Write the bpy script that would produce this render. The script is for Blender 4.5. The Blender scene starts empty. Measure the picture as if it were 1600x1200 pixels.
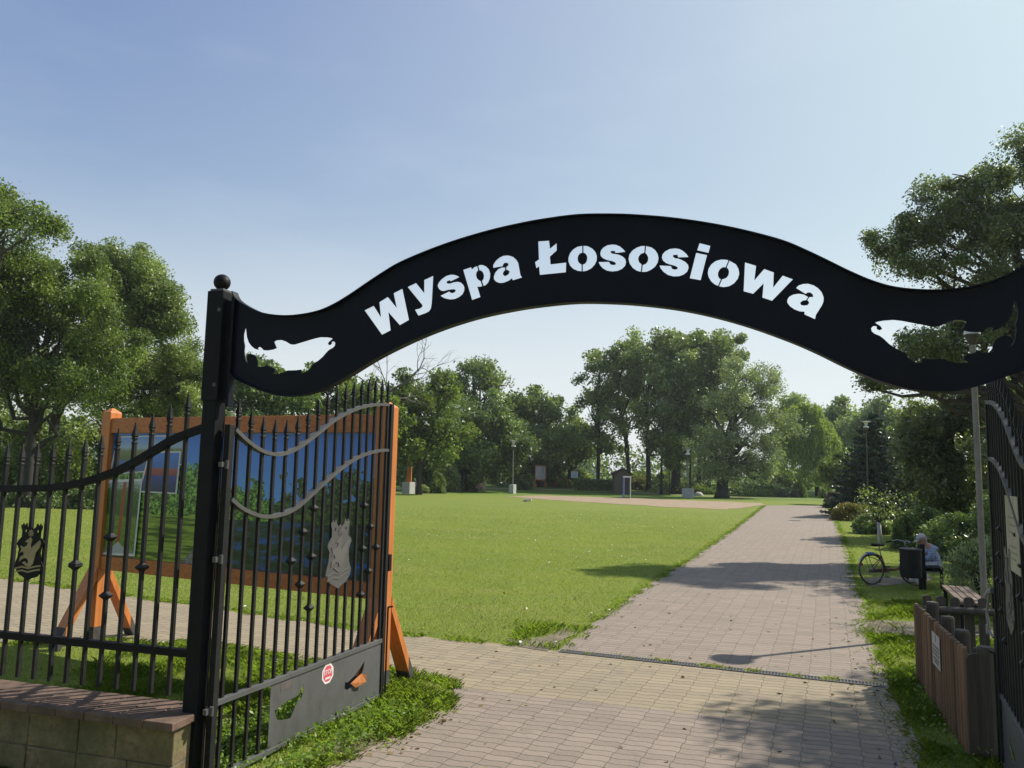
import bpy, bmesh, math, random
import numpy as np
from math import sin, cos, pi, radians, hypot, atan2, sqrt
from mathutils import Vector, Matrix
from mathutils.geometry import tessellate_polygon
rng = np.random.default_rng(7)
random.seed(7)
SC = bpy.context.scene
COL = SC.collection

# ------------------------------------------------------------------ camera model
FPX, CAMH, PITCH, ROLL = 1200.0, 2.2, math.atan(135 / 1200), 0.0211
def ray(px, py):
    x = (px - 800) / FPX; y = -(py - 600) / FPX; z = -1.0
    x, y = x * cos(ROLL) - y * sin(ROLL), x * sin(ROLL) + y * cos(ROLL)
    a = pi / 2 + PITCH
    return (x, y * cos(a) - z * sin(a), y * sin(a) + z * cos(a))
def G(px, py, z=0.0):
    d = ray(px, py); t = (z - CAMH) / d[2]
    return (d[0] * t, d[1] * t)
def W(px, py, Y):
    d = ray(px, py); t = Y / d[1]
    return (d[0] * t, Y, CAMH + d[2] * t)
def sstep(a, b, x):
    t = np.clip((x - a) / (b - a), 0, 1); return t * t * (3 - 2 * t)
def gz(x, y):
    return float(0.42 * sstep(78, 92, y))
class Plane:
    """vertical plane through p with horizontal direction u; n points away from the camera side"""
    def __init__(s, p, u):
        l = hypot(u[0], u[1]); s.p = (p[0], p[1]); s.u = (u[0] / l, u[1] / l)
        s.n = (-s.u[1], s.u[0])
    def at(s, px, py):
        d = ray(px, py); n = s.n
        t = (s.p[0] * n[0] + s.p[1] * n[1]) / (d[0] * n[0] + d[1] * n[1])
        x, y = d[0] * t, d[1] * t
        return ((x - s.p[0]) * s.u[0] + (y - s.p[1]) * s.u[1], CAMH + d[2] * t)
    def w(s, a, z, off=0.0):
        return (s.p[0] + a * s.u[0] + off * s.n[0], s.p[1] + a * s.u[1] + off * s.n[1], z)

cam = bpy.data.cameras.new('camera'); cam.sensor_width = 36; cam.lens = 36 * FPX / 1600
cam.clip_start = 0.05; cam.clip_end = 3000
camo = bpy.data.objects.new('camera', cam); COL.objects.link(camo)
camo.matrix_world = Matrix.Translation((0, 0, CAMH)) @ Matrix.Rotation(pi / 2 + PITCH, 4, 'X') @ Matrix.Rotation(ROLL, 4, 'Z')
SC.camera = camo

# ------------------------------------------------------------------ light
AZ, EL = radians(64.9), radians(44.5)
SUN_E, SKY_E = 3.95, 0.15
sun = bpy.data.lights.new('sun', 'SUN'); sun.energy = SUN_E; sun.angle = radians(0.55); sun.color = (1.0, 0.93, 0.80)
suno = bpy.data.objects.new('sun', sun); COL.objects.link(suno)
sdir = Vector((sin(AZ) * cos(EL), cos(AZ) * cos(EL), sin(EL)))
suno.rotation_euler = sdir.to_track_quat('Z', 'Y').to_euler()
suno.location = sdir * 60
wd = bpy.data.worlds.new('World'); SC.world = wd; wd.use_nodes = True
nt = wd.node_tree; bg = nt.nodes['Background']
sky = nt.nodes.new('ShaderNodeTexSky'); sky.sky_type = 'NISHITA'; sky.sun_disc = False
sky.sun_elevation = EL; sky.sun_rotation = AZ
sky.air_density = 1.0; sky.dust_density = 2.6; sky.ozone_density = 1.0; sky.altitude = 0
def wm(op, a, b):
    nd = nt.nodes.new('ShaderNodeVectorMath'); nd.operation = op
    for i, v in enumerate((a, b)):
        if isinstance(v, bpy.types.NodeSocket): nt.links.new(v, nd.inputs[i])
        else: nd.inputs[i].default_value = v
    return nd.outputs[0]
# hazy summer sky: the bright aureole is softened, as thin high haze does
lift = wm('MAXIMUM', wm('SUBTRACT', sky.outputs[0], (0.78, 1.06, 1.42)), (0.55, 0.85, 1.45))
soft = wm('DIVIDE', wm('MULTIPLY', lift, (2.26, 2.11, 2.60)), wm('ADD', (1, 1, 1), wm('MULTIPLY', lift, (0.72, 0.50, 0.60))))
# pale haze band low over the horizon and a few faint high wisps
tcw = nt.nodes.new('ShaderNodeTexCoord'); sx = nt.nodes.new('ShaderNodeSeparateXYZ'); nt.links.new(tcw.outputs['Generated'], sx.inputs[0])
mr = nt.nodes.new('ShaderNodeMapRange'); nt.links.new(sx.outputs[2], mr.inputs[0]); mr.inputs[1].default_value = 0.0; mr.inputs[2].default_value = 0.36; mr.inputs[3].default_value = 0.85; mr.inputs[4].default_value = 0.0
mr.interpolation_type = 'SMOOTHSTEP'
mp = nt.nodes.new('ShaderNodeMapping'); nt.links.new(tcw.outputs['Generated'], mp.inputs[0]); mp.inputs['Scale'].default_value = (1.4, 1.0, 5.0); mp.inputs['Rotation'].default_value = (0.3, 0.25, 0.4)
nz = nt.nodes.new('ShaderNodeTexNoise'); nt.links.new(mp.outputs[0], nz.inputs[0]); nz.inputs['Scale'].default_value = 2.3; nz.inputs['Detail'].default_value = 7; nz.inputs['Roughness'].default_value = 0.55
wr = nt.nodes.new('ShaderNodeMapRange'); nt.links.new(nz.outputs[0], wr.inputs[0]); wr.inputs[1].default_value = 0.50; wr.inputs[2].default_value = 0.78; wr.inputs[3].default_value = 0.0; wr.inputs[4].default_value = 0.10
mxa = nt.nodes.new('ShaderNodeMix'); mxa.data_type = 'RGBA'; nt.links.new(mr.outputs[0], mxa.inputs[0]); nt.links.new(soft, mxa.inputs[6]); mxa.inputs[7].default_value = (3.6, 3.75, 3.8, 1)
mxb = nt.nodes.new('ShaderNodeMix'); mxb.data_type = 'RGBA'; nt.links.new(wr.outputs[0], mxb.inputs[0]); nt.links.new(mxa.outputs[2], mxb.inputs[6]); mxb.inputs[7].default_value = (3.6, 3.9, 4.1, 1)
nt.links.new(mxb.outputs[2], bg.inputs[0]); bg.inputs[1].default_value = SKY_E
SC.view_settings.view_transform = 'Standard'; SC.view_settings.look = 'None'
SC.view_settings.gamma = 1.0; SC.view_settings.use_curve_mapping = False
SC.view_settings.exposure = 0.74
SC.render.film_transparent = False
SC.cycles.use_denoising = True
SC.cycles.max_bounces = 7; SC.cycles.diffuse_bounces = 3; SC.cycles.glossy_bounces = 2
SC.cycles.transmission_bounces = 4; SC.cycles.transparent_max_bounces = 6; SC.cycles.sample_clamp_indirect = 4.0

# ------------------------------------------------------------------ materials
class NT:
    def __init__(s, name):
        s.m = bpy.data.materials.new(name); s.m.use_nodes = True
        s.t = s.m.node_tree; s.p = s.t.nodes['Principled BSDF']; s.out = s.t.nodes['Material Output']
    def n(s, typ, **k):
        nd = s.t.nodes.new(typ)
        for a, b in k.items(): setattr(nd, a, b)
        return nd
    def l(s, a, b): s.t.links.new(a, b)
    def val(s, sock, v):
        if isinstance(v, bpy.types.NodeSocket): s.l(v, sock)
        else: sock.default_value = v
    def math(s, op, a, b=0.0, c=None):
        nd = s.n('ShaderNodeMath', operation=op); s.val(nd.inputs[0], a); s.val(nd.inputs[1], b)
        if c is not None: s.val(nd.inputs[2], c)
        return nd.outputs[0]
    def coord(s, which='Object'):
        return s.n('ShaderNodeTexCoord').outputs[which]
    def mapping(s, v, scale=(1, 1, 1), loc=(0, 0, 0), rot=(0, 0, 0)):
        nd = s.n('ShaderNodeMapping'); s.l(v, nd.inputs[0])
        nd.inputs['Scale'].default_value = scale; nd.inputs['Location'].default_value = loc; nd.inputs['Rotation'].default_value = rot
        return nd.outputs[0]
    def noise(s, v, scale, detail=4, rough=0.6):
        nd = s.n('ShaderNodeTexNoise'); s.l(v, nd.inputs['Vector']); nd.inputs['Scale'].default_value = scale
        nd.inputs['Detail'].default_value = detail; nd.inputs['Roughness'].default_value = rough
        return nd.outputs[0]
    def ramp(s, fac, stops):
        nd = s.n('ShaderNodeValToRGB'); s.l(fac, nd.inputs[0]); e = nd.color_ramp.elements
        while len(e) < len(stops): e.new(0.5)
        for i, (p, c) in enumerate(stops):
            e[i].position = p; e[i].color = (*c, 1) if len(c) == 3 else c
        return nd.outputs[0]
    def mix(s, fac, a, b, mode='MIX'):
        nd = s.n('ShaderNodeMix', data_type='RGBA', blend_type=mode); s.val(nd.inputs[0], fac)
        for i, v in ((6, a), (7, b)):
            if isinstance(v, bpy.types.NodeSocket): s.l(v, nd.inputs[i])
            else: nd.inputs[i].default_value = (*v, 1) if len(v) == 3 else v
        return nd.outputs[2]
    def bump(s, h, strength=0.3, dist=0.01):
        nd = s.n('ShaderNodeBump'); s.l(h, nd.inputs['Height']); nd.inputs['Strength'].default_value = strength
        nd.inputs['Distance'].default_value = dist; s.l(nd.outputs[0], s.p.inputs['Normal'])
    def base(s, v):
        if isinstance(v, bpy.types.NodeSocket): s.l(v, s.p.inputs['Base Color'])
        else: s.p.inputs['Base Color'].default_value = (*v, 1)
    def rough(s, v): s.val(s.p.inputs['Roughness'], v)

def m_paint(name, c, rough=0.45, var=0.25, metal=0.0, scale=6.0, dirt=None, spec=0.5):
    t = NT(name); v = t.coord(); n = t.noise(v, scale, 6)
    dark = tuple(x * (1 - var) for x in c); lite = tuple(min(1, x * (1 + var)) for x in c)
    col = t.ramp(n, [(0.3, dark), (0.7, lite)])
    if dirt:
        n2 = t.noise(t.mapping(v, (1, 1, 0.35)), scale * 2.3, 8, 0.75)
        f = t.ramp(n2, [(0.52, (0, 0, 0)), (0.72, (1, 1, 1))])
        col = t.mix(f, col, dirt)
    t.base(col); t.p.inputs['Metallic'].default_value = metal
    t.p.inputs['Specular IOR Level'].default_value = spec
    t.rough(t.math('MULTIPLY_ADD', t.noise(v, scale * 5, 4), 0.3, rough - 0.15))
    t.bump(t.noise(v, scale * 30, 3), 0.08, 0.003)
    return t.m
def m_wood(name, c1, c2, rough=0.6, axis='Z', scale=1.0, grain=0.5):
    t = NT(name); v = t.coord()
    sc = {'X': (0.6, 14, 14), 'Y': (14, 0.6, 14), 'Z': (14, 14, 0.6)}[axis]
    v2 = t.mapping(v, tuple(a * scale for a in sc)); n = t.noise(v2, 2.2, 8, 0.65)
    n2 = t.noise(v, 1.7 * scale, 3)
    col = t.ramp(n, [(0.28, c2), (0.55, c1), (0.8, tuple(min(1, x * 1.15) for x in c1))])
    col = t.mix(t.math('MULTIPLY', n2, 0.35), col, c2)
    t.base(col); t.rough(rough); t.bump(n, grain, 0.004)
    return t.m
def m_leaf(name, dark, lite, trans=0.35, gloss=0.32):
    t = NT(name)
    a = t.n('ShaderNodeAttribute', attribute_name='var'); f = a.outputs['Fac']
    col = t.ramp(f, [(0.0, dark), (0.55, tuple((x + y) / 2 for x, y in zip(dark, lite))), (1.0, lite)])
    t.base(col); t.rough(0.42); t.p.inputs['Specular IOR Level'].default_value = gloss * 1.35
    tr = t.n('ShaderNodeBsdfTranslucent')
    tc = t.mix(1.0, col, (1.35, 1.45, 0.55, 1), 'MULTIPLY'); t.l(tc, tr.inputs[0])
    mx = t.n('ShaderNodeMixShader'); mx.inputs[0].default_value = trans
    t.l(t.p.outputs[0], mx.inputs[1]); t.l(tr.outputs[0], mx.inputs[2]); t.l(mx.outputs[0], t.out.inputs[0])
    return t.m
def m_bark(name, c):
    t = NT(name); v = t.coord(); n = t.noise(t.mapping(v, (7, 7, 1.2)), 2.0, 8, 0.7)
    t.base(t.ramp(n, [(0.3, tuple(x * 0.55 for x in c)), (0.7, tuple(x * 1.4 for x in c))])); t.rough(0.9)
    t.bump(n, 0.7, 0.03); return t.m

M = {}
M['black'] = m_paint('black_paint', (0.0065, 0.007, 0.0095), 0.55, 0.3, scale=3, dirt=(0.010, 0.010, 0.010), spec=0.18)
M['arch'] = m_paint('arch_black_paint', (0.0030, 0.0048, 0.0115), 0.5, 0.25, scale=2, dirt=(0.007, 0.009, 0.016), spec=0.2)
M['grey'] = m_paint('grey_metal', (0.075, 0.075, 0.074), 0.5, 0.15, scale=4, dirt=(0.05, 0.062, 0.055))
M['ironbar'] = m_paint('bar_paint', (0.021, 0.021, 0.022), 0.5, 0.25, scale=4, dirt=(0.032, 0.030, 0.028), spec=0.15)
M['panel'] = m_paint('dark_sheet_metal', (0.085, 0.088, 0.090), 0.5, 0.2, scale=2.0, dirt=(0.065, 0.060, 0.055))
M['orange'] = m_wood('orange_wood', (0.56, 0.20, 0.045), (0.40, 0.11, 0.022), 0.5, 'Z', grain=0.25)
M['orangeh'] = m_wood('orange_beam_wood', (0.52, 0.17, 0.036), (0.34, 0.08, 0.017), 0.5, 'X', 1.0, 0.25)
M['footgrey'] = m_paint('tarred_foot', (0.05, 0.047, 0.045), 0.8, 0.4, scale=14)
M['rustred'] = m_paint('coping_tile', (0.120, 0.076, 0.054), 0.8, 0.5, scale=6, dirt=(0.060, 0.050, 0.032))
M['concrete'] = m_paint('concrete', (0.42, 0.42, 0.41), 0.8, 0.2, scale=8, dirt=(0.26, 0.25, 0.23))
M['white'] = m_paint('white_paint', (0.75, 0.75, 0.74), 0.5, 0.08, dirt=(0.5, 0.49, 0.46))
M['steel'] = m_paint('galvanised_steel', (0.26, 0.255, 0.245), 0.5, 0.15, 0.4, scale=9, dirt=(0.22, 0.21, 0.19))
M['pole'] = m_paint('lamp_pole_paint', (0.20, 0.185, 0.165), 0.6, 0.2, scale=7, dirt=(0.13, 0.115, 0.10))
M['picket'] = m_wood('weathered_picket', (0.205, 0.118, 0.058), (0.085, 0.045, 0.022), 0.75, 'Z', 1.5, 0.7)
for q_, k_ in enumerate((0.62, 1.0, 1.4)):
    M['picket%d' % q_] = m_wood('weathered_picket', (0.19 * k_, 0.112 * k_, 0.056 * k_), (0.08 * k_, 0.044 * k_, 0.022 * k_), 0.75, 'Z', 1.5, 0.7)
M['oldwood'] = m_wood('old_grey_wood', (0.105, 0.085, 0.065), (0.04, 0.034, 0.027), 0.8, 'Z', 1.5, 0.6)
M['benchwood'] = m_wood('bench_slat_wood', (0.22, 0.15, 0.11), (0.10, 0.065, 0.045), 0.6, 'Y', 1.5, 0.4)
M['sculpt'] = m_wood('sculpture_wood', (0.45, 0.30, 0.24), (0.28, 0.17, 0.13), 0.7, 'X', 1.0, 0.4)
M['bark'] = m_bark('bark', (0.055, 0.045, 0.036)); M['barkl'] = m_bark('grey_bark', (0.11, 0.095, 0.08))
M['barkd'] = m_bark('dark_bark', (0.032, 0.028, 0.024))
M['leaf_ash'] = m_leaf('ash_leaves', (0.041, 0.069, 0.019), (0.253, 0.332, 0.092), 0.38)
M['leaf_dark'] = m_leaf('dark_leaves', (0.038, 0.068, 0.022), (0.248, 0.341, 0.108), 0.28, 0.45)
M['leaf_mid'] = m_leaf('mid_leaves', (0.053, 0.089, 0.031), (0.328, 0.403, 0.140), 0.32)
M['leaf_yel'] = m_leaf('yellowish_leaves', (0.045, 0.077, 0.017), (0.263, 0.348, 0.081), 0.40)
M['leaf_wil'] = m_leaf('willow_leaves', (0.065, 0.095, 0.041), (0.411, 0.487, 0.240), 0.30, 0.6)
M['leaf_weep'] = m_leaf('weeping_leaves', (0.137, 0.205, 0.052), (0.332, 0.403, 0.120), 0.42)
M['leaf_pale'] = m_leaf('pale_leaves', (0.080, 0.116, 0.053), (0.393, 0.487, 0.240), 0.34)
M['leaf_alder'] = m_leaf('alder_leaves', (0.038, 0.061, 0.026), (0.231, 0.285, 0.110), 0.30, 0.5)
M['leaf_gold'] = m_leaf('golden_leaves', (0.100, 0.095, 0.022), (0.230, 0.200, 0.050), 0.35)
M['leaf_spruce'] = m_leaf('spruce_needles', (0.021, 0.047, 0.029), (0.058, 0.098, 0.058), 0.12, 0.3)
M['leaf_lav'] = m_leaf('grey_shrub_leaves', (0.070, 0.075, 0.060), (0.160, 0.150, 0.130), 0.25)

# ------------------------------------------------------------------ mesh helpers
ORG = {}
class MB:
    def __init__(s): s.v = []; s.f = []
    def add(s, vs, fs):
        o = len(s.v); s.v += [tuple(x) for x in vs]; s.f += [tuple(i + o for i in f) for f in fs]; return s
    def box(s, c, sz, ax=None, ay=None, az=None):
        """centre, full sizes, optional axes"""
        ax = Vector(ax or (1, 0, 0)).normalized(); az = Vector(az or (0, 0, 1)).normalized()
        ay = Vector(ay).normalized() if ay else az.cross(ax)
        c = Vector(c); v = []
        for k in (-.5, .5):
            for j in (-.5, .5):
                for i in (-.5, .5): v.append(c + ax * (i * sz[0]) + ay * (j * sz[1]) + az * (k * sz[2]))
        return s.add(v, [(0, 2, 3, 1), (4, 5, 7, 6), (0, 1, 5, 4), (2, 6, 7, 3), (0, 4, 6, 2), (1, 3, 7, 5)])
    def rings(s, rings, cap=True, closed=True):
        n = len(rings[0]); vs = [p for r in rings for p in r]; fs = []
        for i in range(len(rings) - 1):
            for j in range(n if closed else n - 1):
                a = i * n + j; b = i * n + (j + 1) % n
                fs.append((a, b, b + n, a + n))
        if cap: fs += [tuple(range(n - 1, -1, -1)), tuple(range((len(rings) - 1) * n, len(rings) * n))]
        return s.add(vs, fs)
    def tube(s, pts, rad, n=8, cap=True):
        pts = [Vector(p) for p in pts]
        if not hasattr(rad, '__len__'): rad = [rad] * len(pts)
        rings = []; up = None
        for i, p in enumerate(pts):
            d = (pts[min(i + 1, len(pts) - 1)] - pts[max(i - 1, 0)])
            d = d.normalized() if d.length > 1e-9 else Vector((0, 0, 1))
            if up is None: up = Vector((0, 0, 1)) if abs(d.z) < 0.9 else Vector((1, 0, 0))
            a = d.cross(up).normalized(); b = a.cross(d).normalized(); up = b
            rings.append([p + (a * cos(2 * pi * k / n) + b * sin(2 * pi * k / n)) * rad[i] for k in range(n)])
        return s.rings(rings, cap)
    def lathe(s, c, prof, n=20, cap=True):
        c = Vector(c)
        return s.rings([[c + Vector((r * cos(2 * pi * k / n), r * sin(2 * pi * k / n), z)) for k in range(n)] for r, z in prof], cap)
    def ring(s, c, R, r, ax, ay, n=28, m=6):
        """torus: centre, in-plane axes"""
        c = Vector(c); ax = Vector(ax).normalized(); ay = Vector(ay).normalized(); az = ax.cross(ay); vs = []; fs = []
        for i in range(n):
            d = ax * cos(2 * pi * i / n) + ay * sin(2 * pi * i / n)
            for j in range(m): vs.append(c + d * (R + r * cos(2 * pi * j / m)) + az * (r * sin(2 * pi * j / m)))
        for i in range(n):
            for j in range(m):
                fs.append((i * m + j, ((i + 1) % n) * m + j, ((i + 1) % n) * m + (j + 1) % m, i * m + (j + 1) % m))
        return s.add(vs, fs)
    def plate(s, pl, loops, off0, off1):
        """flat plate with holes: loops of (s,z) in plane pl, first is the outline; thickness off0..off1"""
        flat = [p for l in loops for p in l]
        tris = tessellate_polygon([[Vector((p[0], p[1], 0)) for p in l] for l in loops])
        n = len(flat)
        vs = [pl.w(a, z, off0) for a, z in flat] + [pl.w(a, z, off1) for a, z in flat]
        fs = []
        for t in tris:
            (ax, ay), (bx, by), (cx, cy) = (flat[i] for i in t)
            if (bx - ax) * (cy - ay) - (by - ay) * (cx - ax) < 0: t = (t[0], t[2], t[1])
            fs.append(tuple(t)); fs.append(tuple(i + n for i in reversed(t)))
        o = 0
        for li, l in enumerate(loops):
            k = len(l); ar = sum(l[i][0] * l[(i + 1) % k][1] - l[(i + 1) % k][0] * l[i][1] for i in range(k))
            ccw = (ar > 0) == (li == 0)
            for i in range(k):
                a, b = o + i, o + (i + 1) % k
                fs.append((b, a, a + n, b + n) if ccw else (a, b, b + n, a + n))
            o += k
        return s.add(vs, fs)
    def strip(s, pl, path, wid, off0, off1):
        """bar of rectangular section swept along a path in plane pl"""
        rings = []
        for i, (a, z) in enumerate(path):
            p0 = path[max(i - 1, 0)]; p1 = path[min(i + 1, len(path) - 1)]
            dx, dz = p1[0] - p0[0], p1[1] - p0[1]; l = hypot(dx, dz) or 1; nx, nz = -dz / l * wid / 2, dx / l * wid / 2
            rings.append([pl.w(a + nx, z + nz, off0), pl.w(a + nx, z + nz, off1), pl.w(a - nx, z - nz, off1), pl.w(a - nx, z - nz, off0)])
        return s.rings(rings)
    def build(s, name, mat, parent=None, org=None, smooth=False, fix=True, bevel=0):
        if parent is not None: o0 = ORG[parent.name]
        else: o0 = Vector(org if org is not None else (0, 0, 0))
        me = bpy.data.meshes.new(name)
        me.from_pydata([(x - o0[0], y - o0[1], z - o0[2]) for x, y, z in s.v], [], s.f)
        if fix:
            bm = bmesh.new(); bm.from_mesh(me); bmesh.ops.recalc_face_normals(bm, faces=bm.faces); bm.to_mesh(me); bm.free()
        me.materials.append(mat)
        if smooth:
            me.polygons.foreach_set('use_smooth', [True] * len(me.polygons))
        ob = bpy.data.objects.new(name, me); COL.objects.link(ob)
        if parent is not None: ob.parent = parent
        else: ob.location = o0
        if bevel:
            b = ob.modifiers.new('bevel', 'BEVEL'); b.width = bevel; b.segments = 2; b.limit_method = 'ANGLE'
        ORG[ob.name] = Vector(o0)
        return ob
def tag(o, label=None, cat=None, group=None, kind=None):
    if label: o['label'] = label
    if cat: o['category'] = cat
    if group: o['group'] = group
    if kind: o['kind'] = kind
    return o
def thing(name, loc, label, cat, group=None):
    o = bpy.data.objects.new(name, None); COL.objects.link(o); o.location = loc; o.empty_display_size = 0.2
    ORG[o.name] = Vector(loc); return tag(o, label, cat, group)
def copy_tree(o, parent=None):
    c = o.copy(); COL.objects.link(c); ORG[c.name] = ORG[o.name].copy()
    if parent is not None: c.parent = parent
    for ch in [x for x in COL.objects if x.parent == o]: copy_tree(ch, c)
    return c
def catmull(pts, k=6):
    out = []
    for i in range(len(pts) - 1):
        p0 = pts[max(i - 1, 0)]; p1 = pts[i]; p2 = pts[i + 1]; p3 = pts[min(i + 2, len(pts) - 1)]
        for j in range(k):
            t = j / k
            out.append(tuple(0.5 * (2 * b + (c - a) * t + (2 * a - 5 * b + 4 * c - d) * t * t + (3 * b - a - 3 * c + d) * t ** 3) for a, b, c, d in zip(p0, p1, p2, p3)))
    out.append(tuple(pts[-1])); return out
def inpoly(x, y, poly):
    r = np.zeros(len(x), bool); n = len(poly)
    for i in range(n):
        x1, y1 = poly[i]; x2, y2 = poly[(i + 1) % n]
        if y1 == y2: continue
        c = ((y1 > y) != (y2 > y)) & (x < (x2 - x1) * (y - y1) / (y2 - y1) + x1); r ^= c
    return r
def raw_mesh(name, V, F4, mat, var=None, org=(0, 0, 0), parent=None):
    """V (n,3), F4 (m,k) numpy"""
    k = F4.shape[1]; me = bpy.data.meshes.new(name)
    o0 = np.array(ORG[parent.name] if parent is not None else org)
    me.vertices.add(len(V)); me.vertices.foreach_set('co', (V - o0).astype(np.float32).ravel())
    me.loops.add(F4.size); me.loops.foreach_set('vertex_index', F4.astype(np.int32).ravel())
    me.polygons.add(len(F4)); me.polygons.foreach_set('loop_start', np.arange(0, F4.size, k, dtype=np.int32))
    me.update(calc_edges=True)
    if var is not None:
        at = me.attributes.new('var', 'FLOAT', 'POINT'); at.data.foreach_set('value', var.astype(np.float32))
    me.materials.append(mat)
    ob = bpy.data.objects.new(name, me); COL.objects.link(ob)
    if parent is not None: ob.parent = parent
    else: ob.location = org
    ORG[ob.name] = Vector(o0.tolist()); return ob
# ------------------------------------------------------------------ ground, paving
def jitter(poly, amp, step, seed):
    r = np.random.default_rng(seed); out = []
    for i in range(len(poly)):
        a = np.array(poly[i]); b = np.array(poly[(i + 1) % len(poly)]); L = np.linalg.norm(b - a)
        n = max(1, int(L / step)); nn = np.array([-(b - a)[1], (b - a)[0]]) / max(L, 1e-6)
        for k in range(n):
            p = a + (b - a) * k / n
            out.append(tuple(p + nn * (r.normal() * amp if k else 0)))
    return out
PDIR = (0.382, 0.924)
path_R = [(1.9, 4.0), (2.6, 5.0), (3.17, 6.17), (3.47, 6.67), (3.72, 7.51), (4.08, 8.44), (4.47, 9.41), (5.10, 11.24), (6.35, 13.9), (6.75, 15.2), (10.2, 23.5), (17.6, 42), (24.5, 60.0)]
path_L = [(18.9, 57.6), (9.6, 32.9), (5.0, 21.0), (2.3, 14.3), (0.62, 9.75)]
main_path = path_R + path_L
band_top = [(4.08, 8.44), (0.62, 9.75), (0.15, 10.0), (-1.64, 10.56), (-5.04, 12.36), (-9.4, 14.56), (-22, 21.5)]
band_bot = [(-20, 16.0), (-9.5, 11.0), (-5.96, 9.55), (-5.06, 9.80), (-3.61, 9.72), (-2.24, 8.99), (-1.62, 8.76), (-1.04, 8.61), (-0.56, 8.23), (-0.50, 7.85)]
fore_L = [(-0.58, 7.33), (-0.77, 6.96), (-0.97, 6.48), (-1.2, 6.12), (-1.4, 5.92), (-1.62, 5.3), (-1.7, 4.0)]
paved_all = path_R + path_L + [(0.15, 10.0), (-1.64, 10.56), (-5.04, 12.36), (-9.4, 14.56), (-22, 21.5), (-20, 16.0), (-9.5, 11.0), (-5.96, 9.55), (-5.06, 9.80), (-3.61, 9.72), (-2.24, 8.99), (-1.62, 8.76), (-1.04, 8.61), (-0.56, 8.23), (-0.50, 7.85)] + fore_L
sand_poly = [(-0.34, 65.2), (3.1, 70.8), (11.35, 67.5), (20.1, 62.7), (19.4, 58.6), (13.9, 49.5), (10.7, 51.2), (5.8, 56.6), (1.7, 62.0)]

def m_pave():
    t = NT('paving_blocks'); v = t.coord('Object')
    # axes: X along the drain, Y along the path
    a = atan2(8.24 - 9.61, 3.94 - 0.61)
    r = t.mapping(v, rot=(0, 0, -a)); sp = t.n('ShaderNodeSeparateXYZ'); t.l(r, sp.inputs[0])
    x, y = sp.outputs[0], sp.outputs[1]
    cw, ch = 0.225, 0.1125
    wob = t.noise(v, 0.9, 2)
    x = t.math('ADD', x, t.math('MULTIPLY', wob, 0.05))
    wy = t.math('MULTIPLY', t.math('SINE', t.math('MULTIPLY', x, 2 * pi / cw)), 0.0105)
    wx = t.math('MULTIPLY', t.math('SINE', t.math('MULTIPLY', y, 2 * pi / (2 * ch))), 0.006)
    yy = t.math('DIVIDE', t.math('ADD', y, wy), ch); xx = t.math('DIVIDE', t.math('ADD', x, wx), cw)
    fx = t.math('FRACT', xx); fy = t.math('FRACT', yy)
    dx = t.math('MULTIPLY', t.math('MINIMUM', fx, t.math('SUBTRACT', 1.0, fx)), cw)
    dy = t.math('MULTIPLY', t.math('MINIMUM', fy, t.math('SUBTRACT', 1.0, fy)), ch)
    d = t.math('MINIMUM', t.math('ADD', t.math('MULTIPLY', dx, 0.9), 0.0028), dy)
    d = t.math('SUBTRACT', d, t.math('MULTIPLY', t.math('SUBTRACT', t.noise(v, 14, 3), 0.5), 0.006))
    jt = t.n('ShaderNodeMapRange'); t.l(d, jt.inputs[0]); jt.inputs[1].default_value = 0.0022; jt.inputs[2].default_value = 0.0075
    joint = jt.outputs[0]
    cmb = t.n('ShaderNodeCombineXYZ'); t.l(t.math('FLOOR', xx), cmb.inputs[0]); t.l(t.math('FLOOR', yy), cmb.inputs[1])
    wn = t.n('ShaderNodeTexWhiteNoise'); t.l(cmb.outputs[0], wn.inputs[0]); rnd = wn.outputs[0]
    big = t.noise(v, 0.35, 5, 0.6); fine = t.noise(v, 45, 5, 0.7)
    # the yellow crossing lies between the drain line and the forecourt edge line
    ps = t.n('ShaderNodeSeparateXYZ'); t.l(v, ps.inputs[0]); X, Y = ps.outputs[0], ps.outputs[1]
    l1 = t.math('LESS_THAN', t.math('ADD', Y, t.math('MULTIPLY', X, 0.3815)), 9.99)
    l1 = t.math('MAXIMUM', l1, t.math('LESS_THAN', X, 0.3))
    l2 = t.math('GREATER_THAN', t.math('ADD', Y, t.math('MULTIPLY', X, 0.312)), 7.917)
    band = t.math('MULTIPLY', l1, l2)
    red = t.ramp(rnd, [(0, (0.192, 0.150, 0.122)), (1, (0.254, 0.200, 0.163))])
    yel = t.ramp(rnd, [(0, (0.228, 0.182, 0.118)), (1, (0.292, 0.234, 0.150))])
    col = t.mix(band, red, yel)
    col = t.mix(t.ramp(big, [(0.35, (0, 0, 0)), (0.65, (0.5, 0.5, 0.5))]), col, t.mix(0.5, col, (0.17, 0.145, 0.115)))
    spots = t.ramp(t.noise(v, 2.3, 7, 0.8), [(0.53, (0, 0, 0)), (0.68, (0.7, 0.7, 0.7))])
    col = t.mix(spots, col, (0.15, 0.13, 0.105))
    col = t.mix(t.math('MULTIPLY', t.math('SUBTRACT', fine, 0.4), 0.9), col, (0.33, 0.29, 0.24))
    jc = t.mix(t.ramp(t.noise(v, 1.6, 4), [(0.45, (0, 0, 0)), (0.62, (1, 1, 1))]), (0.072, 0.060, 0.047), (0.075, 0.085, 0.040))
    col = t.mix(joint, jc, col)
    t.base(col); t.rough(0.85)
    h = t.math('ADD', joint, t.math('ADD', t.math('MULTIPLY', fine, 0.25), t.math('MULTIPLY', rnd, 0.35))); t.bump(h, 0.6, 0.006)
    return t.m
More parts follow.
